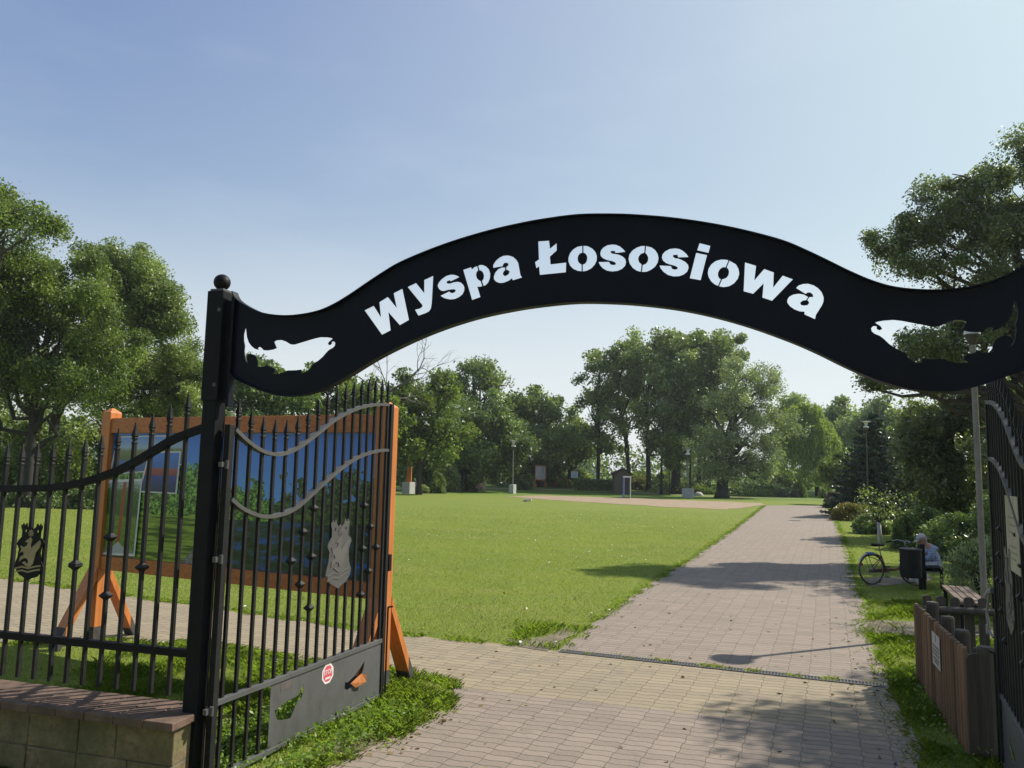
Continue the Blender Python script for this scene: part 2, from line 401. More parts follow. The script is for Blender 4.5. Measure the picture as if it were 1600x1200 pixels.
def m_lawn():
    t = NT('lawn'); v = t.coord('Object')
    sp = t.n('ShaderNodeSeparateXYZ'); t.l(v, sp.inputs[0])
    n1 = t.noise(v, 0.11, 5, 0.6); n2 = t.noise(v, 1.3, 5, 0.65); n3 = t.noise(v, 26, 4, 0.75)
    n4 = t.noise(t.mapping(v, (1, 1, 1), rot=(0, 0, 0.4)), 6.5, 4, 0.6)
    col = t.ramp(n1, [(0.3, (0.125, 0.182, 0.034)), (0.7, (0.168, 0.218, 0.045))])
    col = t.mix(t.ramp(n2, [(0.38, (0, 0, 0)), (0.66, (0.8, 0.8, 0.8))]), col, (0.165, 0.205, 0.050))
    col = t.mix(t.ramp(n4, [(0.5, (0, 0, 0)), (0.75, (0.6, 0.6, 0.6))]), col, (0.105, 0.140, 0.030))
    col = t.mix(t.ramp(n3, [(0.42, (0, 0, 0)), (0.62, (0.75, 0.75, 0.75))]), col, (0.100, 0.135, 0.030))
    dry = t.ramp(t.noise(t.mapping(v, (0.5, 1.0, 1), rot=(0, 0, 0.39)), 0.55, 6, 0.62), [(0.52, (0, 0, 0)), (0.72, (0.55, 0.55, 0.55))])
    col = t.mix(dry, col, (0.215, 0.205, 0.075))
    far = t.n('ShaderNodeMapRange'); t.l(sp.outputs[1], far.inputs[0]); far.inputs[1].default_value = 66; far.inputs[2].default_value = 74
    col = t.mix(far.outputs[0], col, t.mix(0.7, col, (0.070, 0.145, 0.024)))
    col = t.mix(1.0, col, (1.17, 1.12, 0.98), 'MULTIPLY'); t.base(col); t.rough(0.9); t.p.inputs['Specular IOR Level'].default_value = 0.15
    t.bump(t.math('ADD', n3, n4), 0.9, 0.03)
    return t.m
M['pave'] = m_pave(); M['lawn'] = m_lawn()
def m_sand():
    t = NT('worn_clay'); v = t.coord(); n = t.noise(v, 1.1, 6, 0.7)
    t.base(t.ramp(n, [(0.32, (0.215, 0.165, 0.10)), (0.6, (0.31, 0.225, 0.155)), (0.8, (0.36, 0.27, 0.19))])); t.rough(0.95); t.bump(t.noise(v, 20, 5), 0.5, 0.02)
    return t.m
M['sand'] = m_sand()
def m_soil():
    t = NT('bare_soil'); v = t.coord(); n = t.noise(v, 2.5, 6, 0.7)
    t.base(t.ramp(n, [(0.35, (0.10, 0.08, 0.055)), (0.6, (0.20, 0.165, 0.12))])); t.rough(0.95); t.bump(t.noise(v, 30, 5), 0.6, 0.02)
    return t.m
M['soil'] = m_soil()

def ground():
    k = 130; t = np.linspace(-1, 1, k); xs = np.sign(t) * np.abs(t) ** 2.2 * 700
    t2 = np.linspace(0, 1, k + 60); ys = -40 + t2 ** 1.9 * 1100
    X, Y = np.meshgrid(xs, ys); Z = 0.42 * sstep(78, 92, Y)
    V = np.stack([X.ravel(), Y.ravel(), Z.ravel()], 1); n = len(xs); m = len(ys)
    idx = np.arange(n * m).reshape(m, n)
    F = np.stack([idx[:-1, :-1].ravel(), idx[:-1, 1:].ravel(), idx[1:, 1:].ravel(), idx[1:, :-1].ravel()], 1)
    g = raw_mesh('lawn', V, F, M['lawn']); tag(g, kind='structure')
ground()
def sheet(name, poly, z, mat, kind='structure'):
    tris = tessellate_polygon([[Vector((p[0], p[1], 0)) for p in poly]])
    me = bpy.data.meshes.new(name); me.from_pydata([(p[0], p[1], z + gz(*p)) for p in poly], [], [tuple(t) for t in tris])
    bm = bmesh.new(); bm.from_mesh(me)
    for f in bm.faces:
        f.normal_update()
        if f.normal.z < 0: f.normal_flip()
    bm.to_mesh(me); bm.free(); me.materials.append(mat)
    o = bpy.data.objects.new(name, me); COL.objects.link(o); tag(o, kind=kind); return o
fore_B = [(-1.7, 1.0), (-3, -3), (4, -3), (2.0, 2.0)]
sheet('paved_path', jitter(paved_all + fore_B, 0.02, 0.2, 1), 0.008, M['pave'])
sheet('clay_strip', jitter(sand_poly, 0.18, 1.2, 4), 0.012, M['sand'])
side_poly = [(5.05, 11.2), (6.4, 10.9), (9, 10.2), (12, 9.2), (12.4, 10.4), (9.2, 11.5), (6.8, 12.2), (5.55, 12.3)]
bike_poly = [G(1352, 905), G(1450, 897), G(1455, 908), G(1365, 918)]
sheet('side_path', jitter([(5.05, 11.2), (6.4, 10.9), (9, 10.2), (12, 9.2), (12.4, 10.4), (9.2, 11.5), (6.8, 12.2), (5.55, 12.3)], 0.04, 0.3, 5), 0.006, M['soil'])
sheet('bike_stand_paving', jitter([G(1352, 905), G(1450, 897), G(1455, 908), G(1365, 918)], 0.05, 0.3, 6), 0.006, M['soil'])
# far footpath in front of the trees
fp = [(-14, 80), (0, 85), (12, 83), (22, 78.5), (33, 74.5), (45, 72)]
pl = [(x, y - 0.7) for x, y in catmull(fp, 6)]; pr = [(x, y + 0.7) for x, y in catmull(fp, 6)]
b = MB()
for (a, c), (a2, c2) in zip(zip(pl, pr), zip(pl[1:], pr[1:])):
    b.add([(a[0], a[1], gz(*a) + .015), (a2[0], a2[1], gz(*a2) + .015), (c2[0], c2[1], gz(*c2) + .015), (c[0], c[1], gz(*c) + .015)], [(0, 1, 2, 3)])
tag(b.build('far_path', M['sand'], fix=False), kind='structure')
sheet('bare_verge', jitter([(-1.5, 6.0), (-1.0, 6.42), (-0.62, 7.1), (-0.66, 7.25), (-0.98, 6.9), (-1.35, 6.5)], 0.03, 0.15, 8), 0.006, M['soil'])
sheet('bare_corner', jitter([(0.0, 10.3), (0.15, 9.95), (0.5, 9.7), (1.0, 10.9), (0.85, 11.2), (0.5, 10.5)], 0.03, 0.2, 9), 0.013, M['soil'])

# drain channel between the two pavings: frame + grate bars
d0 = Vector((0.66, 9.74, 0)); d1 = Vector((4.02, 8.455, 0)); dd = (d1 - d0); DL = dd.length; dd.normalize(); dn = Vector((-dd.y, dd.x, 0))
dr = thing('drain_channel', tuple(d0), 'long slotted metal drain channel crossing the paved path', 'drain')
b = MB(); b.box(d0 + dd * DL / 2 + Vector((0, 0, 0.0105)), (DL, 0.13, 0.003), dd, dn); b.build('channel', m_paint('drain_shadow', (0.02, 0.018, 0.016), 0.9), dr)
b = MB()
for s_ in (-1, 1): b.box(d0 + dd * DL / 2 + dn * (0.062 * s_) + Vector((0, 0, 0.014)), (DL, 0.02, 0.008), dd, dn)
b.build('frame', M['grey'], dr)
b = MB(); q = 0.0
while q < DL - 0.02:
    b.box(d0 + dd * (q + 0.011) + Vector((0, 0, 0.014)), (0.016, 0.104, 0.006), dd, dn); q += 0.034
b.build('grate', M['grey'], dr)

M['bounce_cut_asphalt'] = m_paint('bounce_cut_asphalt', (0.045, 0.045, 0.046), 0.9, 0.25, scale=12)
sheet('added_dark_road', [(-60, -1.2), (60, -1.2), (60, -7.5), (-60, -7.5)], 0.016, M['bounce_cut_asphalt'])  # unseen dark sheet added behind the camera to reduce light bounced off the ground
# ------------------------------------------------------------------ gate frame of reference
GU = (0.9615018688565749, -0.2747983918901806)
P0 = (-2.0335963390624587, 5.489196523503173)
AP = Plane(P0, GU); SPAN = 5.08
def a2(pts, ox=0, oy=0, k=1.0): return [AP.at(ox + x / k, oy + y / k) for x, y in pts]

# arch outline (left half, then mirrored about the middle)
top = a2([(359, 456), (372, 467), (387.5, 478), (412, 489), (441, 493.5), (469, 492.5), (500, 486.5), (525, 476), (550, 461), (575, 444), (600, 427.5), (628, 411), (675, 391), (722, 374.5), (769, 361), (810, 351.5), (850, 344), (885, 339.5)])
bot = a2([(353, 579), (369, 592), (394, 604), (419, 614), (441, 619), (466, 618.5), (490, 614), (519, 603), (550, 586), (581, 567), (612, 550), (659, 528), (706, 510), (753, 496), (800, 486), (845, 479), (885, 475)])
MID = SPAN / 2
top = [p for p in top if p[0] < MID - 0.12]; bot = [p for p in bot if p[0] < MID - 0.12]
zt, zb = AP.at(912, 336.5)[1], AP.at(912, 473.2)[1]
top = top + [(MID, max(zt, top[-1][1] + 0.006))]; bot = bot + [(MID, max(zb, bot[-1][1] + 0.006))]
top[0] = (-0.0, top[0][1]); bot[0] = (-0.0, bot[0][1])
def mir(l): return [(SPAN - a, z) for a, z in reversed(l)]
topf = catmull(top + mir(top[:-1]), 4); botf = catmull(bot + mir(bot[:-1]), 4)
outline = botf + topf[::-1]

glyph = []
def gl(ox, oy, k, pts): glyph.append(a2(pts, ox, oy, k))
K = 80 / 7.0
gl(560, 380, 7.5, [(72, 785), (180, 733), (262, 862), (245, 690), (345, 628), (447, 755), (412, 585), (517, 532), (595, 900), (487, 962), (355, 812), (380, 1022), (278, 1075)])
gl(560, 380, 7.5, [(577, 512), (675, 465), (770, 582), (770, 430), (880, 380), (862, 700), (852, 765), (830, 800), (780, 825), (703, 850), (663, 778), (720, 765), (745, 745), (750, 725)])
gl(680, 390, K, [(435, 492), (360, 530), (275, 570), (265, 550), (225, 562), (203, 585), (220, 605), (265, 605), (330, 582), (400, 573), (460, 590), (505, 635), (525, 680), (520, 740), (490, 800), (430, 850), (350, 885), (270, 892), (180, 873), (125, 845), (92, 822), (250, 745), (275, 770), (310, 775), (350, 755), (365, 725), (345, 710), (300, 712), (230, 722), (150, 743), (100, 730), (60, 690), (42, 640), (60, 590), (110, 530), (190, 472), (270, 447), (330, 448), (385, 465)])
gl(680, 390, K, [(500, 360), (645, 312), (655, 350), (700, 310), (753, 293), (770, 375), (745, 400), (732, 450), (745, 510), (775, 545), (812, 562), (843, 655), (800, 665), (755, 665), (810, 848), (660, 903)])
gl(680, 390, K, [(768, 288), (790, 275), (840, 272), (905, 300), (960, 355), (985, 430), (980, 510), (950, 590), (905, 635), (866, 652), (834, 558), (862, 520), (870, 465), (855, 410), (825, 378), (790, 370)])
gl(680, 390, K, [(1035, 330), (1035, 270), (1080, 200), (1150, 140), (1220, 108), (1300, 102), (1390, 130), (1450, 185), (1485, 240), (1525, 460), (1555, 500), (1390, 550), (1370, 515), (1320, 555), (1230, 592), (1160, 600), (1090, 575), (1050, 530), (1045, 480), (1070, 410), (1120, 350), (1180, 320), (1250, 316), (1252, 366), (1225, 395), (1210, 435), (1230, 468), (1265, 466), (1310, 435), (1327, 390), (1300, 366), (1270, 366), (1270, 305), (1300, 285), (1308, 255), (1285, 238), (1240, 240), (1215, 270), (1207, 300), (1150, 308)])
gl(820, 360, K, [(240, 195), (435, 182), (450, 322), (570, 225), (572, 360), (450, 472), (462, 605), (740, 572), (735, 750), (268, 797), (255, 645), (208, 680), (183, 565), (252, 515)])
gl(820, 360, K, [(1028, 275), (1028, 400), (985, 415), (955, 455), (945, 505), (955, 560), (985, 595), (1016, 608), (1016, 732), (950, 725), (870, 690), (810, 630), (778, 550), (780, 480), (810, 400), (865, 335), (940, 290)])
gl(820, 360, K, [(1046, 272), (1046, 400), (1085, 415), (1110, 455), (1115, 505), (1100, 560), (1070, 595), (1034, 608), (1034, 735), (1110, 722), (1190, 680), (1250, 615), (1285, 540), (1288, 460), (1260, 385), (1200, 320), (1120, 280)])
gl(930, 360, K, [(540, 385), (500, 335), (440, 285), (370, 255), (300, 250), (220, 262), (150, 300), (105, 350), (90, 405), (100, 460), (150, 505), (210, 530), (300, 550), (345, 565), (370, 590), (355, 612), (320, 617), (270, 605), (245, 560), (60, 563), (90, 625), (140, 680), (210, 720), (300, 735), (400, 725), (480, 690), (535, 635), (552, 570), (535, 510), (490, 465), (430, 435), (350, 418), (300, 412), (275, 390), (285, 370), (350, 370), (360, 403), (400, 403)])
gl(930, 360, K, [(890, 275), (877, 400), (820, 420), (780, 465), (768, 520), (785, 570), (830, 608), (816, 742), (740, 720), (670, 670), (615, 590), (595, 510), (610, 430), (660, 360), (740, 305), (820, 278)])
gl(930, 360, K, [(908, 278), (896, 405), (930, 440), (948, 490), (940, 550), (905, 595), (848, 618), (835, 745), (920, 740), (1000, 705), (1070, 650), (1115, 580), (1132, 500), (1115, 420), (1070, 350), (1000, 300)])
gl(1030, 370, K, [(525, 365), (490, 310), (430, 255), (360, 215), (280, 205), (190, 215), (110, 255), (60, 310), (48, 370), (70, 430), (130, 475), (200, 498), (265, 515), (315, 535), (333, 560), (310, 580), (270, 583), (230, 570), (205, 520), (5, 510), (30, 570), (80, 630), (160, 685), (260, 710), (360, 705), (440, 675), (500, 625), (525, 560), (515, 500), (470, 450), (400, 410), (330, 385), (280, 380), (245, 350), (255, 325), (330, 325), (338, 370)])
gl(1030, 370, K, [(720, 112), (915, 160), (880, 290), (678, 243)])
gl(1030, 370, K, [(660, 285), (855, 325), (740, 777), (545, 742)])
gl(1030, 370, K, [(1238, 418), (1188, 545), (1130, 548), (1080, 585), (1052, 640), (1050, 700), (1075, 745), (1103, 755), (1050, 878), (990, 850), (930, 800), (885, 725), (868, 650), (880, 570), (930, 490), (1010, 430), (1100, 405), (1180, 405)])
gl(1030, 370, K, [(1255, 425), (1205, 552), (1235, 580), (1248, 630), (1235, 690), (1195, 735), (1121, 760), (1069, 886), (1150, 902), (1250, 885), (1340, 830), (1405, 750), (1430, 660), (1415, 570), (1370, 490)])
gl(1150, 400, 32 / 3, [(150, 105), (335, 162), (305, 405), (470, 215), (630, 272), (620, 525), (780, 325), (950, 388), (600, 748), (440, 695), (460, 460), (285, 632), (128, 590)])
gl(1150, 400, 32 / 3, [(1000, 535), (1045, 488), (1120, 465), (1200, 460), (1290, 485), (1370, 535), (1430, 605), (1462, 690), (1458, 760), (1430, 825), (1330, 985), (1318, 1055), (1140, 975), (1142, 930), (1060, 925), (970, 890), (900, 840), (855, 780), (855, 730), (890, 675), (960, 640), (1050, 627), (1130, 640), (1203, 683), (1168, 738), (1110, 745), (1070, 780), (1085, 815), (1140, 825), (1195, 815), (1218, 785), (1210, 760), (1188, 740), (1222, 684), (1285, 680), (1280, 645), (1240, 610), (1195, 610), (1160, 635)])
fish = a2([(153, 88), (140, 130), (148, 200), (155, 260), (180, 330), (220, 385), (270, 425), (320, 440), (310, 410), (330, 395), (360, 405), (385, 430), (400, 445), (460, 447), (530, 435), (588, 412), (550, 320), (580, 300), (650, 293), (720, 315), (770, 345), (800, 360), (850, 360), (950, 330), (1050, 300), (1150, 270), (1230, 253), (1330, 255), (1390, 265), (1413, 278), (1360, 320), (1342, 355), (1365, 370), (1395, 350), (1395, 318), (1430, 315), (1452, 340), (1445, 380), (1415, 410), (1360, 440), (1320, 480), (1270, 540), (1200, 600), (1130, 645), (1105, 665), (1085, 710), (1040, 755), (990, 775), (950, 775), (950, 730), (860, 740), (750, 742), (690, 770), (620, 795), (520, 790), (565, 755), (560, 715), (500, 690), (440, 665), (400, 685), (350, 690), (300, 680), (315, 650), (310, 590), (290, 540), (250, 510), (200, 495), (160, 515), (150, 560), (165, 630), (140, 610), (120, 540), (113, 450), (120, 380), (105, 300), (105, 210), (125, 130)], 370, 500, 160 / 17)
def close_curve(l, k=2): 
    o = catmull(l + [l[0]], k); return o[:-1]
fishR = [(SPAN - a, z) for a, z in fish]
arch = thing('arch_sign', AP.w(MID, 2.6), 'black arched metal sign with cut-out place name and two cut-out fish spanning the gateway', 'sign')
b = MB(); b.plate(AP, [outline] + [g for g in glyph] + [fish, fishR], -0.004, 0.004)
b.build('name_plate', M['arch'], arch)
b = MB(); b.strip(AP, [(a, z - 0.004) for a, z in topf], 0.008, -0.035, 0.035); b.build('top_rim', M['arch'], arch)
b = MB(); b.strip(AP, [(a, z + 0.004) for a, z in botf], 0.008, -0.035, 0.035); b.build('bottom_rim', M['arch'], arch)
for s_ in (0.012, SPAN - 0.012):
    b = MB(); b.box(AP.w(s_, 3.01), (0.024, 0.06, 0.80), (*GU, 0)); b.build('end_plate', M['arch'], arch)

# gate posts with ball finials and sleeves
def gate_post(sc, label):
    base = AP.w(sc, 0); t = thing('gate_post', base, label, 'gate post', 'gate posts carrying the arch')
    b = MB(); b.box(AP.w(sc, 1.69), (0.115, 0.115, 3.38), (*GU, 0)); b.build('post', M['black'], t, bevel=0.006)
    b = MB(); b.box(AP.w(sc, 3.05), (0.135, 0.135, 0.80), (*GU, 0)); b.build('sleeve', M['black'], t, bevel=0.005)
    b = MB(); b.box(AP.w(sc, 3.458), (0.11, 0.11, 0.018), (*GU, 0)); b.build('cap', M['grey'], t, bevel=0.003)
    b = MB(); c = AP.w(sc, 3.525)
    b.lathe(c, [(0.03, -0.056)] + [(0.060 * cos(a), 0.060 * sin(a)) for a in np.linspace(-1.15, 1.5, 14)], 22); b.build('ball', M['black'], t, smooth=True)
    ss = 1 if sc < MID else -1
    b = MB(); b.box(AP.w(sc + ss * 0.085, 3.02, 0.0), (0.03, 0.05, 0.72), (*GU, 0)); b.build('bracket', M['black'], t)
    for z in (2.76, 3.3):
        b = MB(); p = AP.w(sc + ss * 0.06, z, -0.09); q = AP.w(sc + ss * 0.06, z, -0.098); b.tube([p, q], 0.014, 10); b.build('bolt', M['grey'], t)
    return t
gate_post(-0.112, 'black square gate post with ball top left of the archway beside the stone wall')
gate_post(SPAN + 0.112, 'black square gate post carrying the right end of the arch')

# spear-topped bars
def spear_bar(b, pl, s, z0, zt, off=0.0, w=0.024, knobs=()):
    u = (*pl.u, 0)
    b.box(pl.w(s, (z0 + zt - 0.165) / 2, off), (w, w, zt - 0.165 - z0), u)
    zc = zt - 0.165
    sq = lambda r, z: [pl.w(s + i * r, z, off + j * r) for i, j in ((-1, -1), (1, -1), (1, 1), (-1, 1))]
    b.rings([sq(w * .5, zc), sq(w * .62, zc + .004), sq(w * .62, zc + .014), sq(w * .42, zc + .02), sq(w * .42, zc + .032), sq(w * .6, zc + .036), sq(w * .6, zc + .046), sq(w * .5, zc + .05),
             sq(w * .74, zc + .062), sq(w * .46, zc + .10), sq(w * .20, zc + .145), sq(w * .16, zc + .148), sq(w * .22, zc + .155), sq(w * .05, zt)])
    for zk in knobs:
        b.rings([sq(w * .55, zk - .028), sq(w * .75, zk - .02), sq(w * 1.35, zk - .004), sq(w * 1.35, zk + .004), sq(w * .75, zk + .02), sq(w * .55, zk + .028)])
def crest(parent, pl, s0, z0, sc, off, matp, matd):
    """coat of arms: shield with castle crown, raised griffin and two wavy bands"""
    L = [(-.36, .0), (-.30, -.07), (-.16, -.13), (-.02, -.20), (.0, -.21), (.14, -.15), (.30, -.10), (.42, .02), (.46, .14), (.38, .30), (.34, .48), (.36, .62), (.44, .74), (.40, .80), (.30, .86), (.30, 1.0), (.34, 1.10), (.34, 1.16), (.29, 1.16), (.29, 1.2), (.25, 1.2), (.25, 1.16), (.20, 1.16), (.20, 1.2), (.16, 1.2), (.14, 1.16), (.12, 1.10), (.08, 1.10), (.08, 1.07), (.02, 1.07), (.02, 1.10), (-.04, 1.10), (-.04, 1.07), (-.10, 1.07), (-.10, 1.10), (-.14, 1.12), (-.16, 1.2), (-.2, 1.2), (-.2, 1.16), (-.25, 1.16), (-.25, 1.2), (-.29, 1.2), (-.29, 1.16), (-.34, 1.16), (-.34, 1.10), (-.30, 1.0), (-.30, .86), (-.40, .76), (-.44, .68), (-.36, .56), (-.38, .36), (-.44, .20), (-.46, .10)]
    P = lambda l: [(s0 + x * sc, z0 + y * sc) for x, y in l]
    holes = [P([(-.20, .98), (-.16, .98), (-.16, 1.04), (-.20, 1.04)]), P([(.18, .98), (.22, .98), (.22, 1.04), (.18, 1.04)])]
    b = MB(); b.plate(pl, [P(L)] + holes, off - .004, off); sh = b.build('crest_shield', matp, parent)
    g = [(-.10, .16), (.02, .10), (.14, .20), (.18, .36), (.20, .48), (.30, .60), (.34, .72), (.30, .80), (.20, .72), (.10, .64), (.06, .58), (.02, .66), (.06, .80), (.0, .86), (-.08, .80), (-.16, .74), (-.06, .72), (-.10, .64), (-.20, .60), (-.30, .64), (-.26, .54), (-.30, .46), (-.20, .50), (-.16, .42), (-.28, .36), (-.30, .24), (-.22, .30), (-.14, .34), (-.04, .32), (.0, .24), (-.06, .20), (-.12, .26), (-.2, .22)]
    b = MB(); b.plate(pl, [P(g)], off - .009, off - .0042); b.build('griffin_relief', matd, sh)
    b = MB()
    for zz in (.09, .0):
        w_ = MB() if zz == .0 else b
        w_.strip(pl, P([(-.40, zz - .02), (-.2, zz + .03), (0, zz + .0), (.2, zz + .05), (.38, zz + .08)]), .012 * sc / .3, off - .008, off - .0042)
        w_.build('wave_band', matd, sh)
    for k in range(8):
        a = k * pi / 4; b = MB() if k == 0 else b; b.strip(pl, P([(.0 + .02 * cos(a), .96 + .02 * sin(a)), (.09 * cos(a), .96 + .09 * sin(a))]), .022 * sc, off - .008, off - .0042)
    b.build('crest_rosette', matd, sh)
    return sh

# left fence section on the stone wall
fs = thing('iron_fence', AP.w(-0.28, 0.89), 'black iron railing with spear tips and rising top rail on the stone wall', 'fence')
tips = {-1.82: 2.32, -1.68: 2.32}
prof = [(-3.6, 2.33), (-3.0, 2.32), (-1.98, 2.32), (-1.53, 2.33), (-1.38, 2.35), (-1.24, 2.37), (-1.09, 2.40), (-0.94, 2.45), (-0.78, 2.50), (-0.64, 2.56), (-0.48, 2.63), (-0.34, 2.71)]
def prz(s): return float(np.interp(s, [p[0] for p in prof], [p[1] for p in prof]))
kn = [AP.at(*p) for p in [(115, 881), (162, 930), (219, 886), (170, 839), (115.5, 884)]]
for k in range(20):
    s_ = -0.335 - 0.1487 * k
    b = MB(); kk = [z for a, z in kn if abs(a - s_) < 0.075]
    if k in (12, 13, 14): kk = [1.3 - 0.2 * abs(k - 13)]
    spear_bar(b, AP, s_, 0.59, prz(s_), 0.0, 0.025, kk); b.build('bar', M['ironbar'], fs)
rail = a2([(0, 763), (40, 763), (75, 762.5), (100, 760), (125, 755), (150, 748), (175, 739), (190, 733), (215, 720), (245, 702), (275, 685), (310, 668.5)])
rail = [(-3.3, rail[0][1])] + rail
rail[-1] = (-0.185, rail[-1][1])
b = MB(); b.strip(AP, catmull(rail, 4), 0.052, -0.026, 0.026); b.build('top_rail', M['black'], fs)
b = MB(); b.box(AP.w(-1.745, 0.885), (3.11, 0.05, 0.05), (*GU, 0)); b.build('bottom_rail', M['black'], fs)
s0, z0 = AP.at(48, 893); crest(fs, AP, s0, z0, 0.30, -0.02, M['black'], m_paint('bare_brass_griffin', (0.34, 0.27, 0.15), 0.7, 0.3))

# stone wall with tile coping
wl = thing('stone_wall', AP.w(-2, 0, 0), 'low sandstone block wall with reddish tile coping under the iron railing', 'wall')
def m_stone():
    t = NT('sandstone'); v = t.coord(); n = t.noise(v, 2.2, 7, 0.65); f = t.noise(v, 22, 6, 0.7)
    col = t.ramp(n, [(0.36, (0.07, 0.052, 0.027)), (0.52, (0.175, 0.135, 0.070)), (0.66, (0.25, 0.195, 0.105))])
    col = t.mix(t.ramp(f, [(0.45, (0, 0, 0)), (0.65, (.7, .7, .7))]), col, (0.085, 0.068, 0.042))
    moss = t.ramp(t.noise(v, 1.3, 5, 0.7), [(0.55, (0, 0, 0)), (0.7, (.7, .7, .7))]); col = t.mix(moss, col, (0.10, 0.115, 0.04))
    t.base(col); t.rough(0.9); t.bump(t.math('ADD', f, n), 0.6, 0.012); return t.m
M['stone'] = m_stone()
b = MB(); uu = (*GU, 0); r_ = random.Random(3)
b.box(AP.w(-1.99, 0.22, -0.055), (3.8, 0.32, 0.44), uu)
b.build('wall_core', m_paint('mortar', (0.15, 0.135, 0.10), 0.9, 0.3, scale=20), wl)
for row, (za, zb) in enumerate(((0.0, 0.215), (0.222, 0.448))):
    s_ = -0.085; k = 0
    while s_ > -3.85:
        L = r_.uniform(0.30, 0.52) if k or row else 0.36
        b = MB(); b.box(AP.w(s_ - L / 2, (za + zb) / 2, -0.055 + r_.uniform(-.004, .004)), (L - 0.007, 0.345, zb - za), uu)
        b.build('stone_block', M['stone'], wl, bevel=0.008); s_ -= L; k += 1
s_ = -0.06; 
while s_ > -3.85:
    L = r_.uniform(0.235, 0.25)
    b = MB(); b.box(AP.w(s_ - L / 2, 0.482, -0.065), (L - 0.005, 0.43, 0.052 + r_.uniform(0, .004)), uu); b.build('coping_tile', M['rustred'], wl, bevel=0.006); s_ -= L

# gate leaves
M['rust'] = m_paint('orange_rust', (0.42, 0.15, 0.04), 0.8, 0.35, scale=20)
WAVE_T = [(0.05, 2.47), (0.2, 2.38), (0.37, 2.31), (0.55, 2.285), (0.71, 2.31), (0.87, 2.37), (1.08, 2.48), (1.3, 2.6), (1.55, 2.7), (1.81, 2.77), (2.09, 2.81), (2.30, 2.82)]
def wave_low():
    return [LP.at(320 + x / 4, 560 + y / 4) for x, y in [(140, 865), (220, 935), (320, 980), (400, 988), (500, 965), (580, 920), (680, 830), (780, 740), (880, 660), (980, 605), (1080, 577), (1165, 575)]]
LU = (0.3648761236875994, 0.9310560747681698)
LP = Plane(P0, LU)
WAVE_L = wave_low(); WAVE_L[0] = (0.05, WAVE_L[0][1]); WAVE_L[-1] = (2.27, WAVE_L[-1][1])
BARS = [(0.12, 2.68), (0.26, 2.61), (0.40, 2.57), (0.54, 2.56), (0.68, 2.57), (0.82, 2.61), (0.955, 2.68), (1.09, 2.76), (1.22, 2.83), (1.355, 2.89), (1.49, 2.94), (1.62, 2.98), (1.75, 3.01), (1.87, 3.03), (1.99, 3.045), (2.11, 3.055), (2.225, 3.06)]
KN = [LP.at(*p) for p in [(452, 877), (464, 914), (477, 951), (484, 870), (472, 831), (491, 794), (569, 790), (577.5, 823), (564, 857.5), (587, 855), (571.6, 893), (558.5, 930)]]
